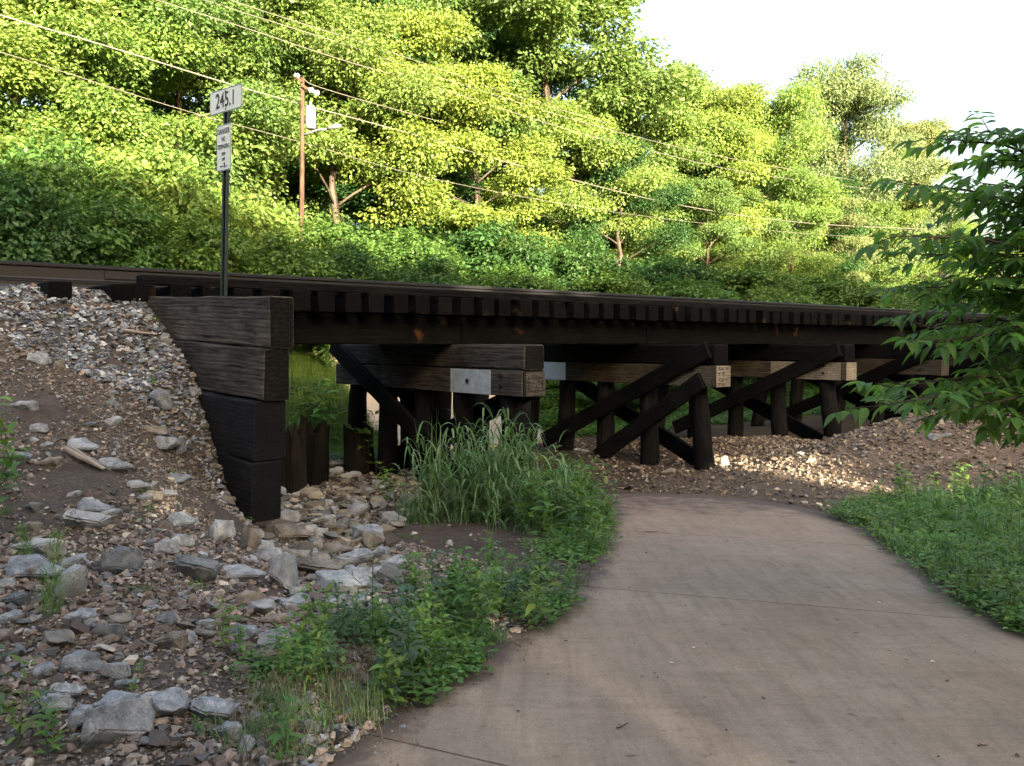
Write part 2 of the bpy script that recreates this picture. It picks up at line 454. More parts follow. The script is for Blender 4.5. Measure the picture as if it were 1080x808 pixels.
def timber(name, p0, p1, w, h, mat, parent=None, up=Vector((0, 0, 1)), rough=.006, bev=.014, seed=0):
    """a sawn timber from p0 to p1 (axis), w across, h high; worn edges"""
    p0 = Vector(p0); p1 = Vector(p1); ax = p1-p0; Ln = ax.length; ax.normalize()
    side = up.cross(ax).normalized(); u2 = ax.cross(side).normalized()
    nseg = max(3, int(Ln/.18))
    bm = bmesh.new()
    prof = []
    b = bev
    for (sy, sz) in ((-1, -1), (1, -1), (1, 1), (-1, 1)):
        if sy*sz > 0: prof += [(sy*(w/2-0), sz*(h/2-b)), (sy*(w/2-b), sz*h/2)]
        else: prof += [(sy*(w/2-b), sz*h/2), (sy*w/2, sz*(h/2-b))]
    n = 8
    prof.sort(key=lambda a: math.atan2(a[1]/h, a[0]/w))
    rings = []
    off = random.random()*50
    for i in range(nseg+1):
        x = -Ln/2+Ln*i/nseg
        sc = 1
        r = []
        for (y, z) in prof:
            d = mnoise.noise(Vector((x*2+off, y*6, z*6)))*rough + mnoise.noise(Vector((x*9+off, y*20, z*20)))*rough*.5
            r.append(bm.verts.new((x, y*(1+d/w*2), z*(1+d/h*2))))
        rings.append(r)
    e0 = [bm.verts.new((-Ln/2-b*.6, v.co.y*(1-b*1.4/w), v.co.z*(1-b*1.4/h))) for v in rings[0]]
    e1 = [bm.verts.new((Ln/2+b*.6, v.co.y*(1-b*1.4/w), v.co.z*(1-b*1.4/h))) for v in rings[-1]]
    rings = [e0]+rings+[e1]
    for a, c in zip(rings[:-1], rings[1:]):
        for k in range(n):
            bm.faces.new((a[k], a[(k+1) % n], c[(k+1) % n], c[k]))
    bm.faces.new(list(reversed(rings[0]))); bm.faces.new(rings[-1])
    me = bpy.data.meshes.new(name); bm.to_mesh(me); bm.free(); me.materials.append(mat)
    o = bpy.data.objects.new(name, me); COL.objects.link(o)
    mtx = Matrix((ax, side, u2)).transposed().to_4x4(); mtx.translation = (p0+p1)/2
    if parent:
        o.parent = parent; mtx = parent_inv(parent) @ mtx
    o.matrix_basis = mtx
    return o
def world(o):
    return o.matrix_basis if o.parent is None else world(o.parent) @ o.matrix_basis
def parent_inv(p): return world(p).inverted()

def norm(a): return a/np.maximum(np.linalg.norm(a, axis=-1, keepdims=True), 1e-9)
def ribbon(P, D, S, Lg, W, droop, nseg=4, prof='leaf', fold=.15):
    """N leaves or blades: start P, direction D, side S; droops with length. returns verts, quads"""
    P = np.asarray(P, float); D = norm(np.asarray(D, float)); S = norm(np.asarray(S, float))
    n = len(P); Lg = np.broadcast_to(Lg, n)[:, None]; W = np.broadcast_to(W, n)[:, None]; droop = np.broadcast_to(droop, n)[:, None]
    U = norm(np.cross(S, D))
    V = np.zeros((n, nseg+1, 3, 3))
    for k in range(nseg+1):
        t = k/nseg
        c = P+D*Lg*t*(1-.25*np.clip(droop, 0, 2)*t)+np.array([0, 0, -1.])*droop*Lg*t*t*.7
        if prof == 'leaf': w = W*(math.sin(math.pi*min(1, .04+t*.96)**.75))
        elif prof == 'blade': w = W*(1-t**2.2)*(.6+.4*min(1, t*4))
        else: w = W*(1-t*.7)
        V[:, k, 0] = c-S*w/2+U*w*fold; V[:, k, 1] = c; V[:, k, 2] = c+S*w/2+U*w*fold
    V = V.reshape(-1, 3)
    f = []
    for k in range(nseg):
        a = k*3; f += [(a, a+1, a+4, a+3), (a+1, a+2, a+5, a+4)]
    f = np.array(f)
    Fc = (f[None]+np.arange(n)[:, None, None]*(nseg+1)*3).reshape(-1, 4)
    return V, Fc, (nseg+1)*3
def kites(P, D, Nn, Lg, W):
    P = np.asarray(P, float); n = len(P); D = norm(D); S = norm(np.cross(D, Nn)); Nn = np.cross(S, D)
    Lg = np.broadcast_to(Lg, n)[:, None]; W = np.broadcast_to(W, n)[:, None]
    V = np.stack([P, P+D*Lg*.42+S*W/2+Nn*W*.12, P+D*Lg-Nn*Lg*.12, P+D*Lg*.42-S*W/2+Nn*W*.12], 1).reshape(-1, 3)
    return V, np.arange(n*4).reshape(n, 4), 4
def leafcols(n, per, var=.22, hue=.12, g=None):
    g = rng if g is None else g
    b = 1+g.normal(0, var, n).clip(-.5, .6); h = g.normal(0, hue, n)
    c = np.stack([b*(1+h), b, b*(1-h*.5)], 1).clip(.2, 2)
    return np.repeat(c, per, 0)
def rand_dirs(n, g=None):
    g = rng if g is None else g
    return norm(g.normal(size=(n, 3)))
def tile(V, Fc, C, locs, rz, sc, cols=None, R3=None):
    """realise copies of a template"""
    n = len(locs); V = np.asarray(V)
    if R3 is None:
        c, s = np.cos(rz), np.sin(rz)
        R3 = np.zeros((n, 3, 3)); R3[:, 0, 0] = c; R3[:, 0, 1] = -s; R3[:, 1, 0] = s; R3[:, 1, 1] = c; R3[:, 2, 2] = 1
    sc = np.asarray(sc, float)
    if sc.ndim == 1: sc = np.repeat(sc[:, None], 3, 1)
    W = np.einsum('nij,nvj->nvi', R3, V[None]*sc[:, None, :])+np.asarray(locs)[:, None, :]
    FF = (Fc[None]+np.arange(n)[:, None, None]*len(V)).reshape(-1, Fc.shape[1])
    CC = None
    if cols is not None:
        CC = np.repeat(np.asarray(cols)[:, None, :], len(V), 1)
        if C is not None: CC = CC*C[None]
        CC = CC.reshape(-1, 3)
    return W.reshape(-1, 3), FF, CC
def joinp(parts):
    vs, fs, cs = [], [], []; n = 0
    for V, Fc, C in parts:
        vs.append(V); fs.append(Fc+n); cs.append(C); n += len(V)
    return np.concatenate(vs), np.concatenate(fs), np.concatenate(cs)
def randrot(n, g=None):
    g = rng if g is None else g
    qd = norm(g.normal(size=(n, 4))); w, x, y, z = qd.T
    return np.stack([1-2*(y*y+z*z), 2*(x*y-z*w), 2*(x*z+y*w), 2*(x*y+z*w), 1-2*(x*x+z*z), 2*(y*z-x*w), 2*(x*z-y*w), 2*(y*z+x*w), 1-2*(x*x+y*y)], 1).reshape(n, 3, 3)

# ------------------------------------------------------------------ world, sun, camera
EL = R(12.5)
sun_az = Vector((.44, -.9, 0)).normalized()
to_sun = Vector((sun_az.x*math.cos(EL), sun_az.y*math.cos(EL), math.sin(EL)))
wd = bpy.data.worlds.new("World"); scn.world = wd; wd.use_nodes = True
nt = wd.node_tree; nt.nodes.clear()
sky = nt.nodes.new('ShaderNodeTexSky'); sky.sky_type = 'NISHITA'; sky.sun_disc = False
sky.sun_elevation = EL; sky.sun_rotation = math.atan2(to_sun.x, to_sun.y)
sky.air_density = 1.0; sky.dust_density = 8.5; sky.ozone_density = .3; sky.altitude = 100
bg = nt.nodes.new('ShaderNodeBackground'); bg.inputs[1].default_value = .10
wo = nt.nodes.new('ShaderNodeOutputWorld'); nt.links.new(sky.outputs[0], bg.inputs[0]); nt.links.new(bg.outputs[0], wo.inputs[0])
sl = bpy.data.lights.new('sun', 'SUN'); sl.energy = 5.0; sl.angle = R(.55); sl.color = (1, .86, .62)
so = bpy.data.objects.new('sun', sl); COL.objects.link(so)
so.rotation_euler = (-to_sun).to_track_quat('-Z', 'Y').to_euler(); so.location = (10, -20, 20)
cam = bpy.data.cameras.new('camera'); cam.sensor_width = 36; cam.lens = 36*F/1080; cam.clip_end = 1000; cam.clip_start = .05
co = bpy.data.objects.new('camera', cam); COL.objects.link(co)
co.location = (0, 0, EYE); co.rotation_euler = (math.pi/2-PITCH, 0, 0)
scn.camera = co
vs = scn.view_settings; vs.view_transform = 'Standard'; vs.look = 'None'; vs.gamma = 1; vs.use_curve_mapping = False
vs.exposure = 3.25
scn.render.engine = 'CYCLES'
cy = scn.cycles
cy.max_bounces = 7; cy.diffuse_bounces = 3; cy.glossy_bounces = 2; cy.transmission_bounces = 4; cy.transparent_max_bounces = 4
cy.use_denoising = True
cy.sample_clamp_indirect = 6

# ------------------------------------------------------------------ ground sheet
def axis(a0, a1, step, lo, hi):
    c = list(np.arange(a0, a1+1e-6, step)); s = step; v = a1
    while v < hi: s *= 1.13; v += s; c.append(v)
    s = step; v = a0; pre = []
    while v > lo: s *= 1.13; v -= s; pre.append(v)
    return np.array(pre[::-1]+c)
gx = axis(-8.5, 10.5, .075, -260, 260); gy = axis(2.0, 21, .075, -120, 420)
X, Y = np.meshgrid(gx, gy); Z = height(X, Y)
nx, ny = len(gx), len(gy)
idx = np.arange(nx*ny).reshape(ny, nx)
fc = np.stack([idx[:-1, :-1], idx[:-1, 1:], idx[1:, 1:], idx[1:, :-1]], -1).reshape(-1, 4)
s_, q_ = X*dx+Y*dy, X*px_+Y*py_
soil = np.zeros(X.shape+(3,)); soil[:] = (.068, .054, .045)
soil = np.where(((s_ < 4.5) & (q_ > 3) & (q_ < 10))[..., None], (.070, .059, .051), soil)
g = (np.clip(sstep(14.8, 16, q_)+sstep(5.5, 8, X)*sstep(12.5, 11, Y)+(Y < -6), 0, 1)*(.6+.4*vnoise(X, Y)))[..., None]
soil = soil*(1-g)+np.array((.045, .055, .022))*g
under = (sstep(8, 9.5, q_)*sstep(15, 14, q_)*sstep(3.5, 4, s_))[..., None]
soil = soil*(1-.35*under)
md = np.clip(np.exp(-((X-7.2)/3.4)**2-((Y-14.2)/2.6)**2)*1.6, 0, 1)[..., None]
soil = soil*(1-md)+np.array((.135, .103, .078))*md
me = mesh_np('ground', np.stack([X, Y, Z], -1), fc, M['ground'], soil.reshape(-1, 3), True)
tag(link('ground', me), kind='structure')

# ------------------------------------------------------------------ path (slabs with open joints)
def clip_poly(poly, a, b, keep):
    """keep the part of poly on one side of line a-b"""
    out = []
    sd = lambda p: ((b[0]-a[0])*(p[1]-a[1])-(b[1]-a[1])*(p[0]-a[0]))*keep
    for i in range(len(poly)):
        p, q2 = poly[i], poly[(i+1) % len(poly)]
        sp, sq = sd(p), sd(q2)
        if sp >= 0: out.append(p)
        if (sp >= 0) != (sq >= 0):
            t = sp/(sp-sq); out.append((p[0]+(q2[0]-p[0])*t, p[1]+(q2[1]-p[1])*t))
    return out
def refine(poly, st=.06, jag=.018):
    out = []
    for i in range(len(poly)):
        a, b = poly[i], poly[(i+1) % len(poly)]
        n = max(1, int(math.hypot(b[0]-a[0], b[1]-a[1])/st))
        for k in range(n): out.append((a[0]+(b[0]-a[0])*k/n, a[1]+(b[1]-a[1])*k/n))
    return out
j1 = (gp(745, 630), gp(1040, 655)); j2 = (gp(400, 778), gp(520, 812)); 
jd = Vector((j1[1][0]-j1[0][0], j1[1][1]-j1[0][1])).normalized()
def line_off(j, k):
    nrm = (-jd.y*k, jd.x*k)
    return ((j[0][0]+nrm[0], j[0][1]+nrm[1]), (j[1][0]+nrm[0], j[1][1]+nrm[1]))
cuts = [line_off(j1, 5.2), line_off(j1, 2.62), j1, (j2[0], (j2[0][0]+jd.x*.9+.0, j2[0][1]+jd.y*.9-.12)), line_off(j1, -5.4), line_off(j1, -8)]
bm = bmesh.new(); rest = path_poly
def offl(l, e):
    d = Vector((l[1][0]-l[0][0], l[1][1]-l[0][1])).normalized()
    return ((l[0][0]-d.y*e, l[0][1]+d.x*e), (l[1][0]-d.y*e, l[1][1]+d.x*e))
slabs = []
for c in cuts:
    far = clip_poly(rest, *offl(c, .006), 1); rest = clip_poly(rest, *offl(c, -.006), -1)
    slabs.append(far)
slabs.append(rest)
vs_, fs_ = [], []
for sp in slabs:
    if len(sp) < 3: continue
    sp = refine(sp)
    bot = []; top = []
    for (a, b) in sp:
        top.append(bm.verts.new((a, b, float(base(b))+.004))); bot.append(bm.verts.new((a, b, float(base(b))-.09)))
    try: bm.faces.new(top)
    except Exception as e: print('slab', e)
    n = len(top)
    for i in range(n):
        bm.faces.new((top[i], bot[i], bot[(i+1) % n], top[(i+1) % n]))
bmesh.ops.triangulate(bm, faces=[f for f in bm.faces if len(f.verts) > 4])
for it in range(3):
    es = [e for e in bm.edges if e.calc_length() > .28]
    if es: bmesh.ops.subdivide_edges(bm, edges=es, cuts=1, use_grid_fill=False)
    bmesh.ops.triangulate(bm, faces=[f for f in bm.faces if len(f.verts) > 4])
bmesh.ops.recalc_face_normals(bm, faces=bm.faces[:])
me = bpy.data.meshes.new('path'); bm.to_mesh(me); bm.free(); me.materials.append(M['concrete'])
vv = np.array([v.co[:2] for v in me.vertices]); dd = poly_dist(vv[:, 0], vv[:, 1], path_poly)
a = me.color_attributes.new('Col', 'FLOAT_COLOR', 'POINT')
endf = sstep(8.6, 11.5, vv[:, 1])*.45
dirt = np.clip(.62*(1-sstep(0, .38, dd))+endf, 0, 1); c4 = np.ones((len(vv), 4), np.float32); c4[:, :3] = dirt[:, None]
a.data.foreach_set('color', c4.ravel())
tag(link('path', me), kind='structure')

# paving beyond the bridge, its pale tone standing in for sunlight
cs = [(9.0, 14.9), (9.3, 16.5), (9.6, 18.5), (10.5, 21), (12.5, 26), (18, 26), (15.8, 21), (14.6, 18.5), (14.1, 16.5), (13.9, 14.9)]
bm = bmesh.new()
lf = cs[:5]; rf = cs[5:][::-1]
rows = []
for k in range(25):
    t = k/24*(len(lf)-1); i = min(int(t), len(lf)-2); u = t-i
    a0 = [lf[i][j]*(1-u)+lf[i+1][j]*u for j in (0, 1)]; b0 = [rf[i][j]*(1-u)+rf[i+1][j]*u for j in (0, 1)]
    row = []
    for m_ in range(7):
        w_ = m_/6; p = SQ(a0[0]*(1-w_)+b0[0]*w_, a0[1]*(1-w_)+b0[1]*w_)
        p.z = float(height(p.x, p.y, False))+.075
        row.append(bm.verts.new(p))
    rows.append(row)
for a0, b0 in zip(rows[:-1], rows[1:]):
    for m_ in range(6): bm.faces.new((a0[m_], a0[m_+1], b0[m_+1], b0[m_]))
r = bmesh.ops.extrude_face_region(bm, geom=bm.faces[:])
for v_ in [x for x in r['geom'] if isinstance(x, bmesh.types.BMVert)]: v_.co.z -= .2
bmesh.ops.recalc_face_normals(bm, faces=bm.faces[:])
me = bpy.data.meshes.new('pavement'); bm.to_mesh(me); bm.free(); me.materials.append(M['suntonedconc'])
tag(link('pavement', me), kind='structure')

# ------------------------------------------------------------------ timber bulkhead at the end of the bank
ZB = Vector((0, 0, 1))
wdir = Vector((-.7071, .7071, 0)); wn = Vector((.7071, .7071, 0))
bulk = empty('timber_bulkhead', (-2.2, 8.0, 0), 'stack of big square creosoted timbers holding back the ballast bank under the milepost sign', 'retaining wall')
def near_corner(px, py, D=8.0): return pix(px, py, D)
rows_ = [  # left px, top y, bottom y, thickness, length, material
    (283.5, 313, 367.3, .25, 3.35, 'creosote_brown', .04),
    (277, 367.8, 423, .27, 6.9, 'creosote_brown', .04),
    (267, 423.6, 487.6, .34, 6.9, 'blackwood', .04),
    (264, 488, 552, .32, 6.9, 'blackwood', .04)]
for (lx, y0, y1, th, ln, mt, rise) in rows_:
    a = pix(lx, y0, 8.0); b = pix(lx, y1, 8.0)
    h = a.z-b.z; c0 = Vector((a.x, a.y, (a.z+b.z)/2))+wn*th/2
    c1 = c0+wdir*ln+Vector((0, 0, rise*ln))
    timber('timber', c0, c1, th, h, M[mt], bulk, rough=.015, bev=.014)

# ------------------------------------------------------------------ trestle bridge
br = empty('trestle_bridge', tuple(SQ(3.3, 11.9, 0)), 'low black timber railway trestle crossing over the end of the path', 'railway bridge')
BS = [7.85, 12.15, 16.4, 20.7, 25.0, 29.3, 33.6]
ends = [3.25]+BS+[37.5]
for i in range(len(ends)-1):
    for (q0, w) in ((10.86, .22), (11.22, .2), (12.5, .2), (12.86, .22)):
        timber('stringer', SQ(ends[i]+.012, q0, EYE+.215), SQ(ends[i+1]-.012, q0, EYE+.215), w, .43, M['stringer'], br, rough=.008, bev=.012)
k = 0; s = 3.05
while s < 37.6:
    j = random.uniform(-.04, .04); jz = random.uniform(-.008, .006)
    timber('tie', SQ(s+random.uniform(-.02, .02), 10.36+j, EYE+.565+jz), SQ(s, 13.42+j, EYE+.565+jz), .235, .262, M['tie'], br, rough=.008, bev=.012)
    s += .385
for q0 in (10.52, 13.25):
    s = 3.02
    while s < 37:
        e = min(s+5.3, 37.6)
        timber('guard_timber', SQ(s+.006, q0, EYE+.752), SQ(e-.006, q0, EYE+.752), .2, .11, M['tie'], br, rough=.006, bev=.012)
        s = e
def gz(s, q):
    p = SQ(s, q); return float(height(p.x, p.y))
for bi, s in enumerate(BS):
    bent = empty('bent', (0, 0, 0)); bent.parent = br; bent.matrix_basis = parent_inv(br)
    far = 14.4; near = 9.0 if bi else 9.05
    fz = gz(s, 12)
    timber('cap', SQ(s, near+random.uniform(-.05, .05), EYE-.185), SQ(s, far, EYE-.185), .38, .365, M['creosote_brown'] if bi == 0 else M['creosote'], bent, rough=.010, bev=.03)
    lw = ['creosote_brown', 'fresh', 'fresh'][min(bi, 2)]
    timber('cap', SQ(s, near+(.02 if bi else .0), EYE-.555), SQ(s, far+.05, EYE-.555), .40, .37, M[lw], bent, rough=.006, bev=.012)
    for k, q in enumerate([9.55, 10.7, 11.8, 12.9, 13.95]):
        bat = [-.22, -.08, 0, .08, .25][k]
        zt = EYE-.735; zb = gz(s, q+bat)-.35
        mb = MB(); pts = []; rad = []
        for t in np.linspace(0, 1, 9):
            pts.append(SQ(s+random.uniform(-.008, .008), q+bat*t+random.uniform(-.01, .01), zt*(1-t)+zb*t)); rad.append((.165+.02*t)*random.uniform(.96, 1.04))
        o = MB()
        o.tube([(0, 0, 0)]*2 if False else [SQ(s, q, zt)]*0 or [Vector(p) for p in pts], rad, 14)
        # build in a local frame so the grain runs along the pile
        c = (pts[0]+pts[-1])/2; ax = (pts[0]-pts[-1]).normalized(); sd_ = ax.cross(Vector((dx, dy, 0))).normalized(); up_ = ax.cross(sd_)
        mtx = Matrix((ax, sd_, up_)).transposed().to_4x4(); mtx.translation = c
        inv = mtx.inverted(); o.v = [inv @ v for v in o.v]
        ob = o.build('pile', M['pile'], bent, smooth=True); ob.matrix_basis = parent_inv(bent) @ mtx
    if bi == 0:
        for q in (10.2, 11.25, 12.35, 13.4):
            o = MB(); pts = [SQ(s+.75+random.uniform(-.01, .01), q+.05*t, (EYE-.1)*(1-t)+(gz(s, q)-.3)*t) for t in np.linspace(0, 1, 7)]
            o.tube(pts, [.17*random.uniform(.96, 1.05) for _ in pts], 12); c = pts[3]
            ax = (pts[0]-pts[-1]).normalized(); sd_ = ax.cross(Vector((dx, dy, 0))).normalized(); mtx = Matrix((ax, sd_, ax.cross(sd_))).transposed().to_4x4(); mtx.translation = c
            inv = mtx.inverted(); o.v = [inv @ v for v in o.v]; ob = o.build('pile', M['pile'], bent, smooth=True); ob.matrix_basis = parent_inv(bent) @ mtx
    fa, fb = s-.27, s+.27
    def brace(sf, q0, z0, q1, z1, w=.09, h=.30, mt='creosote'):
        timber('brace', SQ(sf, q0, z0), SQ(sf, q1, z1), w, h, M[mt], bent, up=Vector((dx, dy, 0)).cross(Vector((0, 0, 1))).cross(Vector((dx, dy, 0))) if False else ZB, rough=.008, bev=.012)
    if bi == 0:
        brace(fa, 14.45, EYE-.02, 10.1, EYE-2.15, mt='pile')
        brace(fb, 9.3, EYE-.62, 13.6, EYE-2.2)
        brace(fb, 13.6, EYE-.5, 9.7, EYE-2.2)
    else:
        brace(fa, 9.12, EYE-.10, 13.35, EYE-2.02, mt='creosote')
        brace(fa-.0 if bi > 1 else fa, 9.25, EYE-.62, 11.75, EYE-2.2, mt='pile') if bi == 1 else None
        brace(fb, 13.7, EYE-.45, 9.6, EYE-2.15)
    # bolts and the white-painted stretch of the lower cap
    mb = MB()
    for (q, z) in ((9.5, EYE-.45), (9.5, EYE-.60), (10.3, EYE-.55), (13.7, EYE-.5)):
        mb.tube([SQ(s-.20, q, z), SQ(s-.235, q, z)], .03, 8)
    mb.build('bolt', M['bolt'], bent).matrix_basis = parent_inv(bent)
    def band(q0, q1, z0=EYE-.735, z1=EYE-.375, mat='paint'):
        mb = MB(); c = SQ(s-.202, (q0+q1)/2, (z0+z1)/2)
        mb.box(c, (abs(q1-q0), .008, z1-z0), Matrix.Rotation(math.atan2(py_, px_), 3, 'Z'))
        mb.build('painted_band', M[mat], bent, bevel=.001).matrix_basis = parent_inv(bent)
    if bi == 0: band(9.75, 10.75)
    if bi == 1: band(12.75, 14.35, mat='paint_bright')
    if bi in (1, 2):
        band(9.12, 10.15 if bi == 1 else 10.75, mat='pale_end')
        mb = MB(); mb.box(SQ(s, near-.002, EYE-.555), (.392, .010, .362), Matrix.Rotation(math.atan2(dy, dx), 3, 'Z'))
        mb.build('end_board', M['pale_end'], bent, bevel=.002).matrix_basis = parent_inv(bent)
    # stencilled marks, too worn to read, on the sawn cap end
    if bi in (1, 2):
        mb = MB()
        for rr in range(4 if bi == 1 else 0):
            for cc in range(3 if rr % 2 == 0 else 2):
                for kk in range(3):
                    c = SQ(s-.12+.10*cc+random.uniform(-.02, .02), near-.012, EYE-.42-.08*rr-(.03 if rr > 1 else 0)+random.uniform(-.02, .02))
                    mb.box(c, (random.uniform(.012, .05), .006, random.uniform(.012, .03)), Matrix.Rotation(math.atan2(dy, dx), 3, 'Z'))
        if mb.n: mb.build('stencil_mark', M['signblack'], bent).matrix_basis = parent_inv(bent)
    if bi == 0:
        # worn block plate on the near end of the lower cap
        mb = MB(); Rz = Matrix.Rotation(math.atan2(dy, dx), 3, 'Z')
        mb.box(SQ(s+.02, near-.02, EYE-.56), (.36, .05, .34), Rz)
        mb.box(SQ(s+.02, near-.052, EYE-.46), (.24, .02, .025), Rz); mb.box(SQ(s+.02, near-.052, EYE-.64), (.24, .02, .025), Rz)
        mb.box(SQ(s-.11, near-.052, EYE-.55), (.02, .02, .2), Rz); mb.box(SQ(s+.15, near-.052, EYE-.55), (.02, .02, .2), Rz)
        mb.build('end_plate', M['creosote_brown'], bent, bevel=.004).matrix_basis = parent_inv(bent)

# rails
def rail(q, label):
    prof = [(-.075, 0), (.075, 0), (.075, .012), (.016, .035), (.010, .05), (.010, .165), (.036, .18), (.037, .208), (.028, .22), (-.028, .22), (-.037, .208), (-.036, .18), (-.010, .165), (-.010, .05), (-.016, .035), (-.075, .012)]
    bm = bmesh.new(); rs = []
    for s in np.arange(-14, 48.1, 1.0):
        rs.append([bm.verts.new(SQ(s, q+a, EYE+.725+b)-SQ(3, q, EYE+.725)) for a, b in prof])
    n = len(prof)
    for a, b in zip(rs[:-1], rs[1:]):
        for k in range(n):
            f = bm.faces.new((a[k], a[(k+1) % n], b[(k+1) % n], b[k]))
            if k in (8,): f.material_index = 1
    bm.faces.new(rs[0]); bm.faces.new(rs[-1][::-1])
    bmesh.ops.recalc_face_normals(bm, faces=bm.faces[:])
    me = bpy.data.meshes.new('rail'); bm.to_mesh(me); bm.free(); me.materials.append(M['rail']); me.materials.append(M['railtop'])
    o = tag(link('rail', me, loc=SQ(3, q, EYE+.725)), label, 'rail', 'rails of the track')
    mb = MB(); s = 3.05
    while s < 37.6:
        mb.box(SQ(s, q, EYE+.712)-SQ(3, q, EYE+.725), (.18, .3, .03), Matrix.Rotation(math.atan2(dy, dx), 3, 'Z')); s += .385
    mb.build('tie_plate', M['rail'], o)
    # a bolted joint
    mb = MB()
    for sg in (-1, 1):
        mb.box(SQ(3.2 if q < 12 else 9, q+sg*.022, EYE+.835)-SQ(3, q, EYE+.725), (.8, .022, .09), Matrix.Rotation(math.atan2(dy, dx), 3, 'Z'))
    mb.build('joint_bar', M['rail'], o)
rail(11.15, 'dark steel rail nearer the viewer running on top of the trestle and bank')
rail(12.62, 'dark steel rail on the hedge side of the track, behind the nearer rail')
lab = {-1: 'tie end poking out of the ballast at the left edge',
       0: 'dark tie end in the ballast under the rail, left of the pair',
       1: 'dark square tie end poking out of the ballast beside the start of the trestle'}
for i, pxx in enumerate((-60, 66, 131)):
    r = (pxx-540)/900; q = 10.36; s = q*(.772*r+.636)/(.772-.636*r)
    o = timber('railway_tie', SQ(s, 10.34, EYE+.56), SQ(s, 13.4, EYE+.56), .24, .25, M['creosote'], rough=.01, bev=.014)
    tag(o, lab[i-1], 'railway tie', 'ties bedded in the ballast')

# ------------------------------------------------------------------ milepost
pb = pix(235.5, 320, 9.0); pb.z -= .7; pt = pix(241.5, 100, 9.0)
u = Vector((.768, -.64, 0)).normalized()      # plate's left-to-right
nrm = u.cross(Vector((0, 0, 1)))               # faces the viewer's left
if nrm.y > 0: nrm = -nrm
mp = empty('milepost_sign', tuple(pb), 'green steel milepost with white 245.1 plate over a smaller notice, by the bulkhead', 'milepost')
upv = (pt-pb).normalized()
fr = Matrix((u, -nrm, upv)).transposed().to_4x4()
mb = MB(); H = (pt-pb).length
r3 = fr.to_3x3()
for (c, sz) in (((0, 0, H/2), (.045, .006, H)), ((-.025, -.014, H/2), (.007, .034, H)), ((.025, -.014, H/2), (.007, .034, H)), ((-.036, -.031, H/2), (.018, .005, H)), ((.036, -.031, H/2), (.018, .005, H))):
    mb.box(r3 @ Vector(c), sz, r3)
mb.build('post', M['postgreen'], mp)
def plate(name, pc, w, h, rr=.03):
    bm = bmesh.new()
    def outline(w, h, r, y):
        v = []
        for (cx, cz, a0) in ((w/2-r, h/2-r, 0), (-w/2+r, h/2-r, 90), (-w/2+r, -h/2+r, 180), (w/2-r, -h/2+r, 270)):
            for k in range(5):
                a = R(a0+k*22.5); v.append(bm.verts.new((cx+r*math.cos(a), y, cz+r*math.sin(a))))
        return v
    a = outline(w, h, rr, 0); b = outline(w, h, rr, .004)
    bm.faces.new(a); bm.faces.new(b[::-1])
    for i in range(len(a)): bm.faces.new((a[i], b[i], b[(i+1) % len(a)], a[(i+1) % len(a)]))
    bmesh.ops.recalc_face_normals(bm, faces=bm.faces[:])
    me = bpy.data.meshes.new(name); bm.to_mesh(me); me.materials.append(M['signwhite'])
    o = link(name, me, mp)
    mtx = fr.copy(); mtx.translation = pc; o.matrix_basis = parent_inv(mp) @ mtx
    bm.free()
    # thin painted border line
    bm = bmesh.new()
    a = []
    for (ww, hh, r) in ((w-.006, h-.006, rr*.95), (w-.022, h-.022, rr*.8)):
        v = []
        for (cx, cz, a0) in ((ww/2-r, hh/2-r, 0), (-ww/2+r, hh/2-r, 90), (-ww/2+r, -hh/2+r, 180), (ww/2-r, -hh/2+r, 270)):
            for k in range(5):
                g_ = R(a0+k*22.5); v.append(bm.verts.new((cx+r*math.cos(g_), -.0015, cz+r*math.sin(g_))))
        a.append(v)
    for i in range(20): bm.faces.new((a[0][i], a[0][(i+1) % 20], a[1][(i+1) % 20], a[1][i]))
    me = bpy.data.meshes.new('border'); bm.to_mesh(me); bm.free(); me.materials.append(M['signframe'])
    link('border', me, o)
    return o
def text(parent, body, size, loc, sx=.62, off=.0, name='lettering'):
    cu = bpy.data.curves.new(name, 'FONT'); cu.body = body; cu.size = size; cu.align_x = 'CENTER'; cu.align_y = 'CENTER'; cu.offset = off; cu.extrude = .0006
    t = bpy.data.objects.new('tmp', cu); COL.objects.link(t)
    bpy.context.view_layer.update()
    me = bpy.data.meshes.new_from_object(t.evaluated_get(bpy.context.evaluated_depsgraph_get())); me.name = name
    bpy.data.objects.remove(t)
    me.materials.clear(); me.materials.append(M['signblack'])
    o = link(name, me, parent); o.rotation_euler = (math.pi/2, 0, 0); o.scale = (sx, 1, 1); o.location = (loc[0], -.003, loc[1])
    return o
# face towards the viewer is local -Y; pc in front of the post
c1 = pix(242, 106.5, 9.0)+nrm*.045; p1_ = plate('number_plate', c1, .60, .245, .03)
text(p1_, '245.1', .215, (0, 0), .78, .003, 'numerals')
c2 = pix(240, 156.5, 9.0)+nrm*.045; p2_ = plate('notice_plate', c2, .27, .475, .015)
for (b_, z, sz) in (('DANGER', .165, .078), ('NO', .085, .066), ('TRESPASSING', .01, .064), ('KEEP', -.065, .045), ('OFF', -.12, .045)):
    text(p2_, b_, sz, (0, z), .72 if len(b_) < 8 else .58, .0005)
mb = MB(); mb.box((.015, -.003, -.18), (.02, .002, .05)); mb.box((-.04, -.003, -.19), (.05, .002, .012)); mb.box((.05, -.003, -.195), (.03, .002, .01)); mb.build('small_print', M['signblack'], p2_)
mb = MB()
for z in (.09, -.09): mb.tube([(0, -.006, z), (0, .0, z)], .009, 8)
mb.build('bolt', M['bolt'], p1_)

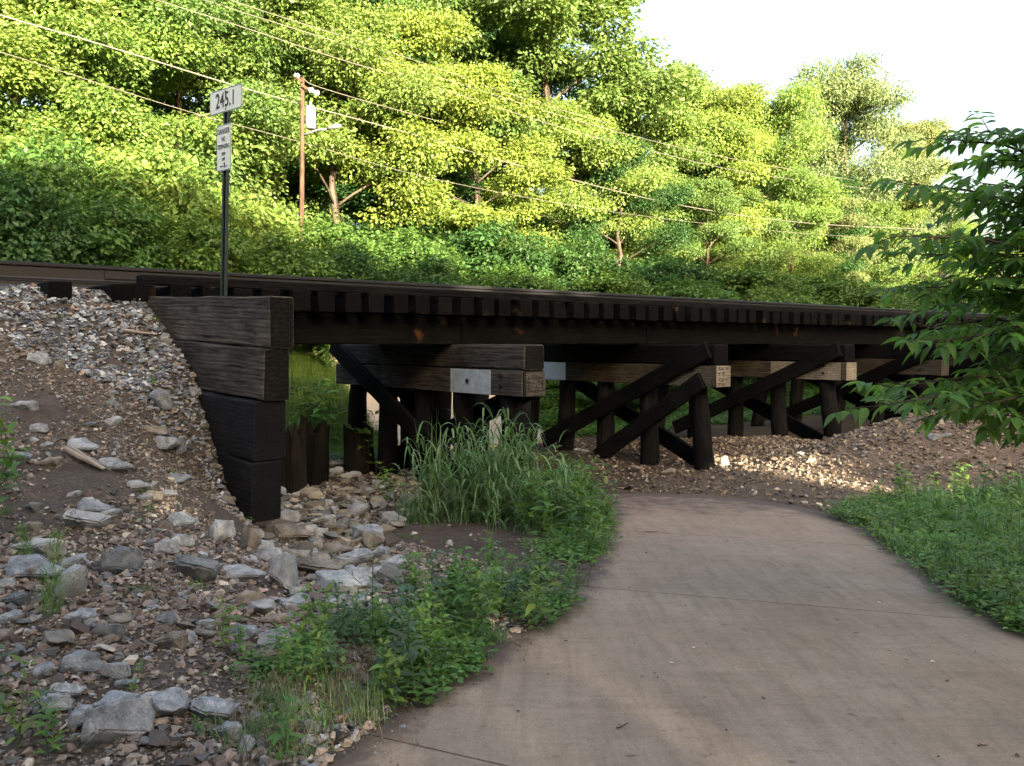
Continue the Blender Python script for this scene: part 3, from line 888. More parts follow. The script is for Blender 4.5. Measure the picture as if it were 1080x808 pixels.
# ------------------------------------------------------------------ utility pole, street lamp, wires
PD = 28.0
p0 = pix(317, 330, PD); p1 = pix(319, 82, PD); p0.z = float(height(p0.x, p0.y))-.3
up_ = empty('utility_pole', (p0.x, p0.y, p0.z+.3), 'brown wooden utility pole with a lamp arm rising behind the hedge', 'utility pole')
o = MB(); L_ = (p1-p0).length
o.tube([(-L_/2+L_*t, 0, 0) for t in np.linspace(0, 1, 8)], [.095-.03*t for t in np.linspace(0, 1, 8)], 12)
ob = o.build('pole', M['pole'], up_, True)
ax = (p1-p0).normalized(); sd_ = ax.cross(Vector((0, 1, 0))).normalized(); mtx = Matrix((ax, sd_, ax.cross(sd_))).transposed().to_4x4(); mtx.translation = (p0+p1)/2
ob.matrix_basis = parent_inv(up_) @ mtx
def up_part(name, mb, mat, parent=up_, **k):
    o = mb.build(name, mat, parent, **k); o.matrix_basis = parent_inv(parent); return o
cc = pix(319, 88, PD); ca = Vector((.93, .36, 0)).normalized()
mb = MB()
mb.tube([cc+Vector((0, -.13, 0)), pix(313, 82, PD)+Vector((0, -.13, 0))], .05, 6); mb.tube([cc+Vector((0, -.13, -.1)), pix(326, 95, PD-.1)], .05, 6)
up_part('crossarm', mb, M['pole'])
for (x_, y_) in ((328, 95), (334, 98), (313, 80)):
    mb = MB(); c = pix(x_, y_, PD-.1); mb.tube([c-Vector((.09, 0, 0)), c-Vector((.04, 0, 0)), c, c+Vector((.04, 0, 0)), c+Vector((.09, 0, 0))], [.03, .09, .04, .09, .03], 10)
    up_part('insulator', mb, M['porcelain'])
c = pix(327, 124, PD-.05); c += Vector((.02, 0, 0))
mb = MB(); hh = .37
mb.tube([c+Vector((0, 0, -hh)), c+Vector((0, 0, -hh+.05)), c+Vector((0, 0, hh-.08)), c+Vector((0, 0, hh))], [.14, .17, .17, .11], 14)
mb.tube([c+Vector((0, 0, hh)), c+Vector((0, 0, hh+.15))], .035, 8)
up_part('transformer', mb, M['grey_metal'], smooth=False)
mb = MB(); mb.tube([pix(319, 143, PD), pix(326, 140, PD-.1), pix(336, 137, PD-.2), pix(346, 136, PD-.4)], .035, 8); 
arm = up_part('lamp_arm', mb, M['grey_metal'], smooth=True)
mb = MB(); mb.tube([pix(345, 136, PD-.4), pix(349, 134.5, PD-.45), pix(356, 133, PD-.55), pix(360, 133, PD-.6)], [.035, .08, .09, .04], 10)
up_part('lamp_head', mb, M['grey_metal'], arm, smooth=True)

def depth_at(px):   # wires follow a road set a little off the line of the track
    r = (px-540)/900; e = (.731, .682)
    t = (r*28+7.5)/(e[0]-r*e[1]); return 28+t*e[1]
def wire(pts, label, rad=.022, dd=0):
    ctl = [pix(x, y, depth_at(x)+dd) for x, y in pts]
    out = []
    n = len(ctl)
    for i in range(n-1):
        a = ctl[max(i-1, 0)]; b = ctl[i]; c = ctl[i+1]; d = ctl[min(i+2, n-1)]
        for k in range(8):
            t = k/8
            out.append(.5*((2*b)+(-a+c)*t+(2*a-5*b+4*c-d)*t*t+(-a+3*b-3*c+d)*t**3))
    out.append(ctl[-1])
    c0 = out[0].copy()
    mb = MB(); mb.tube([p-c0 for p in out], rad, 6)
    o = mb.build('power_line', M['wire'], None, True); o.location = c0
    tag(o, label, 'power line', 'wires strung past the utility pole')
wire([(-160, -32), (0, 16), (120, 51), (240, 88), (318, 110), (440, 143), (560, 178), (720, 217), (860, 236), (1000, 243), (1150, 252)], 'thick pale wire passing behind the top corner of the 245.1 plate', .021)
wire([(0, -52), (165, 0), (260, 30), (360, 63), (440, 86), (500, 105), (600, 137), (690, 160), (800, 184), (950, 203), (1100, 220)], 'wire crossing over the pole top, lowest of the three high wires', .013, .6)
wire([(60, -52), (215, 0), (300, 27), (360, 46), (450, 77), (540, 106), (640, 136), (760, 165), (900, 190)], 'middle one of the three high wires in the tree tops', .012, 1.0)
wire([(100, -50), (243, 0), (300, 19), (360, 38), (450, 68), (540, 100), (640, 130)], 'uppermost of the three high wires in the tree tops', .012, 1.4)
wire([(-100, 30), (0, 55), (70, 77), (200, 118), (318, 150), (450, 187), (600, 216), (720, 233), (860, 247), (1000, 255)], 'thin wire tied to the pole below the lamp arm, lowest of all wires', .009)
wire([(321, 84), (334, 91), (390, 108), (470, 130)], 'short service wire leaving the pole top towards the trees', .012, -.1)

# ------------------------------------------------------------------ stumps and driftwood under the bridge
def stump(px, pyb, pyt, w, label, lean=(0, 0)):
    g0 = ground(px, pyb); D = g0.y; hgt = (pyb-pyt)/F*D; rad = w/2/F*D
    root = tag(None or empty('pile_stump', tuple(g0)), label, 'stump', 'broken pile stumps under the bridge')
    bm = bmesh.new(); n = 22; rs = []
    for i in range(9):
        t = i/8; ring = []
        for k in range(n):
            a = 2*math.pi*k/n; j = mnoise.noise(Vector((math.cos(a)*2.2, math.sin(a)*2.2, t*1.3+px)))
            rr = rad*(1+.22*j+.12*(1-t))*(1+.10*mnoise.noise(Vector((math.cos(a)*6, math.sin(a)*6, px+t*.6))))
            z = -.15+(hgt+.15)*t
            if i == 8: z += hgt*.35*mnoise.noise(Vector((math.cos(a)*2.5, math.sin(a)*2.5, 7+px)))-.02
            ring.append(bm.verts.new((z, rr*math.cos(a), rr*math.sin(a))))
        rs.append(ring)
    for a, b in zip(rs[:-1], rs[1:]):
        for k in range(n): bm.faces.new((a[k], a[(k+1) % n], b[(k+1) % n], b[k]))
    inner = [bm.verts.new((v.co.x-.05-.1*random.random(), v.co.y*.6, v.co.z*.6)) for v in rs[-1]]
    for k in range(n): bm.faces.new((rs[-1][k], rs[-1][(k+1) % n], inner[(k+1) % n], inner[k]))
    bm.faces.new(inner)
    bmesh.ops.recalc_face_normals(bm, faces=bm.faces[:])
    me = bpy.data.meshes.new('stump_wood'); bm.to_mesh(me); bm.free(); me.materials.append(M['stump'])
    o = link('stump_wood', me, root); o.rotation_euler = (lean[0], -math.pi/2+lean[1], 0)
stump(308, 520, 452, 28, 'ragged rotten pile stump standing right against the tarred bulkhead timbers')
stump(329, 512, 448, 30, 'wide rotten pile stump beside the bulkhead, under the first span', (0, .06))
stump(378, 498, 452, 30, 'low dark stump under the far end of the first bent', (.05, 0))

# ------------------------------------------------------------------ stones
def hull(seed, n=10, dims=(1, .8, .55), boxy=.35):
    g = np.random.default_rng(seed)
    p = norm(g.normal(size=(n, 3))); p = p/np.maximum(np.abs(p).max(1, keepdims=True), 1e-6)*boxy+p*(1-boxy)
    p = p*g.uniform(.8, 1.05, (n, 1))*np.array(dims)/2
    bm = bmesh.new()
    for a in p: bm.verts.new(a)
    r = bmesh.ops.convex_hull(bm, input=bm.verts[:])
    bmesh.ops.delete(bm, geom=[v for v in bm.verts if not v.link_faces], context='VERTS')
    bmesh.ops.recalc_face_normals(bm, faces=bm.faces[:])
    return bm
def hull_np(seed, n, dims, boxy=.35):
    bm = hull(seed, n, dims, boxy); bm.verts.index_update()
    V = np.array([v.co[:] for v in bm.verts]); Fc = np.array([[v.index for v in f.verts] for f in bm.faces]); bm.free()
    return V, Fc
STONE = [hull_np(100+i, 9+i % 4, (1, random.uniform(.65, .9), random.uniform(.38, .7))) for i in range(14)]
def in_view(x, y, z, m=140):
    a, b, zc = proj(x, y, z); return (a > -m) & (a < 1080+m) & (b < 808+m) & (y > 1.5)
def stones(name, XY, sizes, palette, pw, emb=.25, kind='stuff', flat=False, smin=.15):
    n = len(XY); Zz = height(XY[:, 0], XY[:, 1])
    k = in_view(XY[:, 0], XY[:, 1], Zz); XY = XY[k]; Zz = Zz[k]; sizes = sizes[k]; n = len(XY)
    pal = np.array(palette); ci = rng.choice(len(pal), n, p=np.array(pw)/sum(pw))
    cols = pal[ci]*(1+rng.normal(0, .32, (n, 1))).clip(.35, 2.2)*np.array([1.03, 1.0, .93])
    ti = rng.integers(0, len(STONE), n); parts = []
    for t in range(len(STONE)):
        m_ = ti == t
        if not m_.any(): continue
        V, Fc = STONE[t]; nn = m_.sum()
        R3 = randrot(nn)
        # mostly lying flat: blend towards upright rotations
        a = rng.uniform(0, 6.28, nn); ca, sa = np.cos(a), np.sin(a); Rz = np.zeros((nn, 3, 3)); Rz[:, 0, 0] = ca; Rz[:, 0, 1] = -sa; Rz[:, 1, 0] = sa; Rz[:, 1, 1] = ca; Rz[:, 2, 2] = 1
        b = rng.normal(0, .45, nn); cb, sb = np.cos(b), np.sin(b); Rx = np.zeros((nn, 3, 3)); Rx[:, 0, 0] = 1; Rx[:, 1, 1] = cb; Rx[:, 1, 2] = -sb; Rx[:, 2, 1] = sb; Rx[:, 2, 2] = cb
        R3 = Rz @ Rx
        loc = np.stack([XY[m_, 0], XY[m_, 1], Zz[m_]+sizes[m_]*(.22-emb*rng.random(nn))], 1)
        sc = sizes[m_][:, None]*rng.uniform(.75, 1.25, (nn, 3))
        parts.append(tile(V, Fc, None, loc, None, sc, cols[m_], R3))
    V, Fc, C = joinp(parts)
    return tag(link(name, mesh_np(name, V, Fc, M['stones'], C)), kind=kind)
def rand_sq(n, s0, s1, q0, q1):
    s = rng.uniform(s0, s1, n); q = rng.uniform(q0, q1, n); return s, q, np.stack([s*dx+q*px_, s*dy+q*py_], 1)
BROWN = [(.135, .110, .095), (.19, .158, .138), (.26, .228, .20), (.10, .083, .073), (.36, .325, .285), (.16, .127, .118), (.13, .138, .15), (.21, .22, .235)]
GREY = [(.12, .135, .165), (.18, .205, .245), (.25, .28, .325), (.065, .07, .085), (.34, .355, .37), (.16, .14, .125), (.21, .17, .155)]
off_path = lambda XY: ~in_poly(XY[:, 0], XY[:, 1], PATH)
def wallside(s, q): return ~((q > 7.5) & (s > wall_s(q)-.04) & (s < wall_s(q)+.3))
# fine gravel of the bank
s, q, XY = rand_sq(125000, -4.5, 4.6, 2.2, 11)
k = (vnoise(XY[:, 0]*1.2, XY[:, 1]*1.2) > .09+.2*rng.random(len(XY))) & off_path(XY) & wallside(s, q) & ~((s > 3.5) & (q > 8))
k &= ~((q > 8.3) & ((wall_s(q)-s) < .85*np.interp(q, [7.9, 8.6, 9.2, 9.8, 10.4, 11], [.30, .7, 1.1, 1.7, 4, 9])) & (rng.random(len(s)) < .85))
k &= ~((s > 3.0) & (q < 4.8) & (rng.random(len(s)) < .6))
XY = XY[k]
stones('gravel', XY, rng.lognormal(math.log(.030), .42, len(XY)).clip(.012, .085), BROWN, [5, 5, 3, 4, 1, 3, 2, 1], .3)
# blue-grey ballast spilling down from the track beside the bulkhead
s, q, XY = rand_sq(24000, -5, 3.5, 7.9, 11)
edge = wall_s(q)-s
lim = np.interp(q, [7.9, 8.6, 9.2, 9.8, 10.4, 11], [.30, .7, 1.1, 1.7, 4, 9])
k = (edge > .05) & (edge < lim*(.6+.8*vnoise(XY[:, 0]*3, XY[:, 1]*3))) & ~((q > 10.3) & (rng.random(len(q)) < .3))
XY = XY[k]
stones('ballast', XY, rng.lognormal(math.log(.062), .28, len(XY)).clip(.03, .12), GREY, [4, 5, 3, 3, 1.2, 1.5, 1], .12)
# coarser stones at the foot of the bank, bottom left of the picture
s, q, XY = rand_sq(12000, -2.2, 4.2, 2.0, 6.3)
k = off_path(XY) & (vnoise(XY[:, 0]*1.7+9, XY[:, 1]*1.7) > .32) & ~((s > 2.9) & (rng.random(len(s)) < .7))
XY = XY[k]
stones('coarse_gravel', XY, rng.lognormal(math.log(.058), .32, len(XY)).clip(.03, .13), [(.15, .12, .11), (.20, .165, .15), (.12, .122, .135), (.18, .19, .21), (.31, .285, .26), (.095, .08, .075), (.21, .155, .145)], [4, 4, 3, 2, 1, 3, 2], .2)
# rubble in the wash under and in front of the first span
s, q, XY = rand_sq(5200, 3.0, 8.6, 5.2, 17)
k = off_path(XY) & wallside(s, q) & ~((s > 6.0) & (q < 8.2)) & (rng.random(len(s)) < .45+.55*(s < 6.2))
XY = XY[k]
BARE = [tuple(ground(x_, y_)[:2]) for x_, y_ in [(405, 572), (432, 548), (520, 540), (625, 540), (628, 585), (600, 612), (540, 606), (455, 604), (425, 592)]]
XY = XY[~in_poly(XY[:, 0], XY[:, 1], BARE)]
stones('rubble', XY, rng.lognormal(math.log(.11), .45, len(XY)).clip(.04, .30), [(.14, .128, .112), (.20, .182, .158), (.11, .112, .118), (.165, .17, .18), (.30, .28, .245), (.085, .076, .067)], [4, 4, 2, 2, 1.3, 3], .3)
s, q, XY = rand_sq(16000, 3.0, 8.6, 5.2, 16)
XY = XY[off_path(XY) & wallside(s, q) & (s+q < 16.5+rng.random(len(s))*4)]
XY = XY[~in_poly(XY[:, 0], XY[:, 1], BARE) | (rng.random(len(XY)) < .12)]
stones('rubble_chips', XY, rng.lognormal(math.log(.035), .4, len(XY)).clip(.015, .08), BROWN, [5, 5, 3, 4, 1, 3, 2, 1], .3)
# heap of broken stone and the littered ground under the middle spans
n = 34000
XY = np.stack([rng.uniform(1.5, 12, n), rng.uniform(9.5, 20, n)], 1)
s, q = toSQ(XY[:, 0], XY[:, 1])
left_ = XY[:, 0] < 4.2+rng.normal(0, .5, n)
hm = np.exp(-((XY[:, 0]-7.6)/2.9)**2-((XY[:, 1]-14.3)/2.2)**2)+.8*np.exp(-((XY[:, 0]-4.6)/3.4)**2-((XY[:, 1]-17)/2)**2)
k = off_path(XY) & (rng.random(n) < .30+1.7*hm) & (q < 15) & ~(left_ & (rng.random(n) < .65))
XY = XY[k]
stones('broken_stone', XY, rng.lognormal(math.log(.055), .42, len(XY)).clip(.02, .16), [(.17, .132, .102), (.23, .185, .142), (.125, .098, .078), (.32, .27, .215), (.095, .077, .063), (.22, .205, .19)], [5, 4, 4, 1.5, 3, 1], .2)
s, q, XY = rand_sq(9000, 7.5, 17, 7.5, 15)
XY = XY[off_path(XY) & (rng.random(len(s)) < .8)]
stones('litter', XY, rng.lognormal(math.log(.045), .5, len(XY)).clip(.02, .2), [(.062, .048, .038), (.098, .078, .062), (.042, .033, .028), (.20, .17, .135)], [5, 4, 4, 1], .35)
# a few crumbs washed onto the path
n = 420
i_ = rng.uniform(0, len(left_edge)-1.01, n); e = np.array([ [L[int(k)][j]*(1-k % 1)+L[int(k)+1][j]*(k % 1) for j in (0, 1)] for k in i_])
e[:, 0] += np.abs(rng.normal(0, .14, n)); e[:, 1] += rng.normal(0, .05, n)
cr = stones('grit', e, rng.lognormal(math.log(.010), .4, n).clip(.004, .028), BROWN, [5, 5, 3, 4, 1, 3, 2, 1], -.1)
cr.location.z += .062

n = 900
XY = np.stack([rng.uniform(-2, 6, n), rng.uniform(2.5, 12, n)], 1)
dd_ = poly_dist(XY[:, 0], XY[:, 1], PATH); XY = XY[~off_path(XY) & (rng.random(n) < .25+.75*(dd_ < .35))]
sp_ = stones('path_litter', XY, rng.lognormal(math.log(.009), .45, len(XY)).clip(.004, .022), [(.05, .035, .025), (.08, .055, .04), (.03, .022, .018), (.30, .27, .22)], [5, 4, 4, 1], -.05)
sp_.location.z += .062

# big stones, each one a thing
def big_rock(seed, dims):
    bm = hull(seed, 15, dims, .55)
    bmesh.ops.triangulate(bm, faces=bm.faces[:])
    bmesh.ops.bevel(bm, geom=bm.edges[:], offset=.035, segments=2, affect='EDGES', clamp_overlap=True)
    bmesh.ops.triangulate(bm, faces=bm.faces[:])
    es = [e_ for e_ in bm.edges if e_.calc_length() > .12]
    bmesh.ops.subdivide_edges(bm, edges=es, cuts=2)
    bmesh.ops.triangulate(bm, faces=bm.faces[:])
    es = [e_ for e_ in bm.edges if e_.calc_length() > .09]
    bmesh.ops.subdivide_edges(bm, edges=es, cuts=1)
    bmesh.ops.triangulate(bm, faces=bm.faces[:])
    bm.normal_update()
    for v_ in bm.verts:
        p = v_.co+Vector((seed, 0, 0))
        d = .05*mnoise.noise(p*2.3)+.03*mnoise.noise(p*6)+.012*mnoise.noise(p*15)
        d -= .04*max(0, mnoise.noise(p*3.5+Vector((9, 9, 9)))-.15)
        v_.co += v_.normal*d
    me = bpy.data.meshes.new('rock'); bm.to_mesh(me); bm.free()
    for p in me.polygons: p.use_smooth = True
    me.set_sharp_from_angle(angle=R(32))
    return me
ROCKM = {}
for mn in ('rock_grey', 'rock_dark', 'rock_tan', 'rock_pale'):
    for i in range(5):
        me = big_rock(300+i*7, (1, [.8, .7, .9, .62, .75][i], [.62, .5, .7, .42, .58][i])); me.materials.append(M[mn]); ROCKM[(mn, i)] = me
def rock(px, pyb, w, h, mn, label, t=None, rz=None, tilt=0, group=None, dy_=0):
    g0 = ground(px, pyb); D = g0.y; W_ = w/F*D; Hh = h/F*D
    t = int(px*7+pyb) % 5 if t is None else t
    o = link('rock', ROCKM[(mn, t)])
    zf = [.62, .5, .7, .42, .58][t]; yf = [.8, .7, .9, .62, .75][t]
    sx = W_*1.06; sz = Hh*1.12/zf; sy = min(sx, max(sz*.9, sx*.75))
    o.scale = (sx, sy, sz); o.location = (g0.x, g0.y+sy*yf*.35, g0.z+Hh*.36)
    o.rotation_euler = (random.uniform(-.12, .12), tilt, (random.uniform(-.35, .35)+random.choice([0, math.pi])) if rz is None else rz)
    tag(o, label, 'rock', group); return o
RL = [
 (113, 790, 78, 56, 'rock_grey', 'largest pale grey boulder, bottom left, with a thin stalk across it', 2),
 (168, 768, 52, 36, 'rock_grey', 'grey block with dark underside wedged between the two larger boulders at bottom left', 4),
 (219, 770, 56, 36, 'rock_grey', 'pale pitted boulder, right one of the touching row at bottom left', 0),
 (121, 722, 38, 20, 'rock_pale', 'cream rounded stone just above the largest boulder', 4),
 (238, 790, 40, 24, 'rock_grey', 'grey flat stone in front of the pale pitted boulder', 3),
 (76, 640, 40, 44, 'rock_pale', 'whitish slanting slab right of the feathery plant', 1),
 (28, 612, 84, 26, 'rock_grey', 'long grey slab at the left edge behind the feathery plant', 3),
 (36, 586, 74, 22, 'rock_pale', 'thin pale slab topmost of the stack at the left edge', 3),
 (83, 560, 54, 32, 'rock_grey', 'faceted blue-grey boulder halfway down the gravel bank', 0),
 (95, 540, 50, 16, 'rock_grey', 'flat slab leaning behind the faceted blue-grey boulder', 3),
 (122, 612, 44, 32, 'rock_dark', 'dark rounded boulder on the lower bank beside the grey slabs', 2),
 (78, 606, 42, 22, 'rock_grey', 'pale-topped stone between long slab and dark rounded boulder', 1),
 (203, 616, 52, 40, 'rock_dark', 'dark blue-grey angular boulder tilted on the lower bank', 0),
 (250, 612, 58, 18, 'rock_grey', 'flat grey stone with a dark end below the bulkhead', 3),
 (297, 622, 32, 40, 'rock_pale', 'pale rounded stone standing left of the tan and grey boulders', 2),
 (334, 612, 60, 34, 'rock_tan', 'big tan and grey boulder with a hollow under it', 0),
 (358, 630, 72, 28, 'rock_pale', 'long pale stone in front of the big tan and grey boulder', 4),
 (262, 578, 22, 32, 'rock_tan', 'upright brown slab standing on end at the foot of bulkhead', 1),
 (230, 570, 32, 24, 'rock_pale', 'round bluish-white stone left of the upright brown slab', 2),
 (304, 574, 52, 20, 'rock_tan', 'flat tan slab right of the bulkhead foot', 3),
 (162, 428, 40, 20, 'rock_grey', 'blue-grey flat stone lying in the ballast beside the bulkhead', 3),
 (202, 422, 18, 14, 'rock_grey', 'small pale-blue stone against the second bulkhead timber', 1),
 (116, 494, 46, 15, 'rock_grey', 'long grey slab right of the splintered wood', 3),
 (82, 474, 42, 18, 'rock_grey', 'grey-green slab just above the splintered wood', 3),
 (168, 476, 34, 18, 'rock_grey', 'dark-bottomed grey stone in the middle of the gravel bank', 1),
 (186, 480, 24, 20, 'rock_grey', 'grey wedge stone touching the dark-bottomed grey stone', 4),
 (37, 383, 24, 14, 'rock_grey', 'pale blue-grey cobble high on the bank at left', 2),
 (63, 393, 16, 17, 'rock_tan', 'upright tan cobble high on the bank', 1),
 (117, 448, 20, 14, 'rock_grey', 'narrow grey cobble in the brown gravel mid bank', 0),
 (20, 436, 42, 12, 'rock_grey', 'flat light slab high up near the left edge', 3),
 (38, 456, 22, 12, 'rock_grey', 'grey cobble below the flat light slab on the left', 2),
 (143, 515, 30, 11, 'rock_pale', 'thin whitish slab below mid bank', 3),
 (188, 556, 34, 18, 'rock_grey', 'bluish slab lower bank left of the bulkhead foot', 3),
 (50, 492, 34, 14, 'rock_tan', 'tan slab left of the splintered wood', 3),
 (15, 490, 28, 20, 'rock_grey', 'mossy grey stone by the weeds at the left edge', 0),
 (28, 560, 34, 14, 'rock_tan', 'brown flat stone above the thin pale slab at left', 3),
 (160, 462, 30, 12, 'rock_tan', 'tan cobble above the dark-bottomed grey stone', 2),
 (283, 705, 34, 30, 'rock_tan', 'tan stone half hidden by weeds in the gravel', 0),
 (272, 650, 34, 18, 'rock_pale', 'pale flattened stone above the leafy weeds', 4),
 (288, 662, 40, 16, 'rock_tan', 'light brown slab behind the leafy weeds', 3),
 (457, 634, 26, 18, 'rock_tan', 'cream stone in the weed bed beside the path', 2),
 (440, 650, 22, 16, 'rock_grey', 'grey stone in the weeds in front of the cream one', 1),
 (474, 577, 9, 7, 'rock_pale', 'tiny cream stone alone on the bare soil', 2),
 (322, 600, 40, 12, 'rock_grey', 'grey slab between upright stone and tan boulder', 3),
 (372, 596, 46, 22, 'rock_grey', 'grey blocky stone behind the long pale stone', 0),
 (392, 612, 44, 16, 'rock_pale', 'light flat stone at the edge of the bare soil', 3),
 (350, 566, 34, 22, 'rock_tan', 'brown stone in the wash right of the bulkhead', 0),
 (385, 572, 38, 20, 'rock_grey', 'grey stone next to bare soil behind the rubble', 4),
 (985, 466, 17, 9, 'rock_pale', 'pale stone on the crest of the stone heap, left of a pair', 1),
 (1001, 464, 15, 7, 'rock_pale', 'pale stone on the crest of the stone heap, right of a pair', 3),
 (765, 494, 13, 13, 'rock_pale', 'round pale stone at the foot of the leaning pile', 2),
 (707, 502, 20, 9, 'rock_tan', 'tan slab on the dirt under the braces', 3),
 (672, 498, 16, 10, 'rock_tan', 'tan cobble on the dirt left of the tan slab', 0),
 (613, 480, 20, 9, 'rock_pale', 'light stone lying beyond the lower end of the long brace', 0),
 (693, 531, 7, 4, 'rock_tan', 'small stone lying on the far end of the path', 2),
]
for a in RL: rock(a[0], a[1], a[2], a[3], a[4], a[5], a[6])
g = np.random.default_rng(11)
for i in range(80):
    x = g.uniform(292, 440); y = g.uniform(462, 628)
    if (x > 400 and y > 560) or (x < 300 and y < 550): continue
    w = g.uniform(12, 30)*(.6+(y-440)/220)
    rock(x, y, w, w*g.uniform(.35, .65), ['rock_tan', 'rock_grey', 'rock_tan', 'rock_pale', 'rock_dark'][g.integers(0, 5)], 'medium angular stone in the rubble of the wash right of the bulkhead', group='angular stones in the wash')
for i in range(60):
    x = g.uniform(0, 300); y = g.uniform(410, 780)
    w = g.uniform(11, 27)*(.5+(y-300)/340)
    rock(x, y, w, w*g.uniform(.35, .6), ['rock_tan', 'rock_grey', 'rock_grey', 'rock_dark', 'rock_grey'][g.integers(0, 5)], 'small grey or brown stone scattered over the gravel bank', group='small stones on the bank')
for i in range(26):
    x = g.uniform(270, 420); y = g.uniform(575, 650)
    w = g.uniform(18, 40)
    rock(x, y, w, w*g.uniform(.4, .7), ['rock_tan', 'rock_grey', 'rock_grey', 'rock_pale'][g.integers(0, 4)], 'fist-sized stone packed between the boulders below the bulkhead', group='packed stones below the bulkhead')

# splintered wood on the bank
g0 = ground(72, 480); g1 = ground(108, 500)
for k, (a, b) in enumerate([((70, 477), (110, 499))]):
    a = ground(*a)+Vector((0, 0, .06)); b = ground(*b)+Vector((0, 0, .03))
    root = empty('driftwood', tuple(a), 'pale splintered piece of wood lying on the gravel bank', 'wood scrap')
    timber('splinter', a, b, .05, .03, M['drift'], root, rough=.02, bev=.006)
    timber('splinter', a+Vector((.05, .02, -.01)), b+Vector((-.02, .05, .0)), .03, .02, M['drift'], root, rough=.02, bev=.004)
a = ground(146, 362); b = ground(163, 357)
o = timber('stick', ground(131, 355)+Vector((0, 0, .06)), ground(165, 356)+Vector((0, 0, .06)), .035, .03, M['drift'], rough=.02, bev=.008)
tag(o, 'short pale stick lying on the ballast below the rail', 'stick')

# ------------------------------------------------------------------ trees
def make_tree(seed, H=14, Rc=3.6, tr=.22, low=.16, nlimb=21, sub=5, lpc=360, leaf=.155, top=1.0, spread=1.0):
    g = np.random.default_rng(seed)
    mb = MB(); pts = []
    x = y = 0
    for i in range(11):
        t = i/10; pts.append(Vector((x, y, H*.9*t))); x += g.normal(0, .16); y += g.normal(0, .16)
    mb.tube(pts, [tr*(1.25-.25*min(1, t*8))*(1-.85*t)+.02 for t in np.linspace(0, 1, 11)], 9)
    lb = MB(); cl = []
    for k in range(nlimb):
        t = low+(.97-low)*((k+.5)/nlimb)**.9
        i = min(int(t/.9*10) if t < .9 else 9, 9); p = pts[i].lerp(pts[i+1], .5)
        az = k*2.4+g.normal(0, .35)
        prof = math.sin(math.pi*min(1, (t-low)/(1-low)*.80+.22))**.7
        Ln = Rc*prof*g.uniform(.75, 1.15)*spread
        el = g.uniform(.15, .6)+.5*t
        d = Vector((math.cos(az)*math.cos(el), math.sin(az)*math.cos(el), math.sin(el)))
        lp = [p]; dd = d.copy()
        for j in range(5):
            dd = (dd+Vector((g.normal(0, .12), g.normal(0, .12), -.05))).normalized(); lp.append(lp[-1]+dd*Ln/5)
        lb.tube(lp, [max(.012, tr*.34*(1-t*.5)*(1-.85*u)) for u in np.linspace(0, 1, 6)], 6)
        for j in range(sub):
            u = .35+.65*(j+g.uniform(0, .9))/sub; b = lp[min(int(u*5), 4)].lerp(lp[min(int(u*5)+1, 5)], (u*5) % 1)
            a2 = az+g.choice([-1, 1])*g.uniform(.4, 1.3); l2 = Ln*g.uniform(.12, .38)*(1.25-u*.6)
            e = b+Vector((math.cos(a2), math.sin(a2), g.uniform(-.1, .7)))*l2
            lb.tube([b, b.lerp(e, .5)+Vector((0, 0, .06*l2)), e], [.022, .015, .008], 5, cap=False)
            cl.append((e, Rc*g.uniform(.14, .30)))
        cl.append((lp[-1], Rc*g.uniform(.18, .32)))
    for k in range(int(nlimb*.3)):
        a2 = g.uniform(0, 6.28); cl.append((pts[-1]+Vector((math.cos(a2)*Rc*.25, math.sin(a2)*Rc*.25, g.uniform(-.1, .07)*H)), Rc*g.uniform(.15, .24)))
    P, D, Nn, C = [], [], [], []
    for c, r in cl:
        n = int(lpc*(r/(Rc*.2))**2); v = rand_dirs(n, g); rad = g.random((n, 1))**.3
        lumps = 1+.3*np.sin(v[:, :1]*7+c.x*3)*np.cos(v[:, 1:2]*6+c.y*5)
        off = v*rad*lumps*r*np.array([1.15, 1.15, .55]); p = np.array(c[:])+off
        # leaves hang outwards and down from layered sprays
        dirs = v*np.array([1, 1, .3])+g.normal(0, .45, (n, 3))+np.array([0, 0, -.35])
        nr = np.array([0, 0, .55])+v*1.15+g.normal(0, .34, (n, 3))
        P.append(p); D.append(dirs); Nn.append(nr); C.append(np.full(n, 1+g.normal(0, .10)))
    P = np.concatenate(P); D = np.concatenate(D); Nn = np.concatenate(Nn); cb = np.concatenate(C)
    n = len(P); Lg = leaf*g.uniform(.65, 1.25, n)
    V, Fc, per = kites(P, D, Nn, Lg, Lg*.62)
    Cc = leafcols(n, per, .16, .07, g)*np.repeat(cb, per)[:, None]
    return mb, lb, V, Fc, Cc
TT = {}
TP = [dict(seed=1, Rc=3.9), dict(seed=2, Rc=3.4, low=.12), dict(seed=3, Rc=4.3, nlimb=23, low=.2), dict(seed=4, Rc=3.2, sub=4, low=.3, nlimb=20), dict(seed=5, Rc=4.0, low=.08, nlimb=23)]
TREE_NP = [make_tree(**p) for p in TP]
print('tree leaves', [len(t[3]) for t in TREE_NP])
def tree_template(ti, mat, key=None, Vf=None):
    k = (ti, mat)
    if k in TT: return TT[k]
    mb, lb, V, Fc, C = TREE_NP[ti]
    if ti not in TT:
        t0 = mb.build('trunk', M['bark'], None, True); l0 = lb.build('limbs', M['bark'], None, True)
        TT[ti] = (t0.data, l0.data); bpy.data.objects.remove(t0); bpy.data.objects.remove(l0)
    TT[k] = (TT[ti][0], TT[ti][1], mesh_np('crown', V, Fc, M[mat], C)); return TT[k]
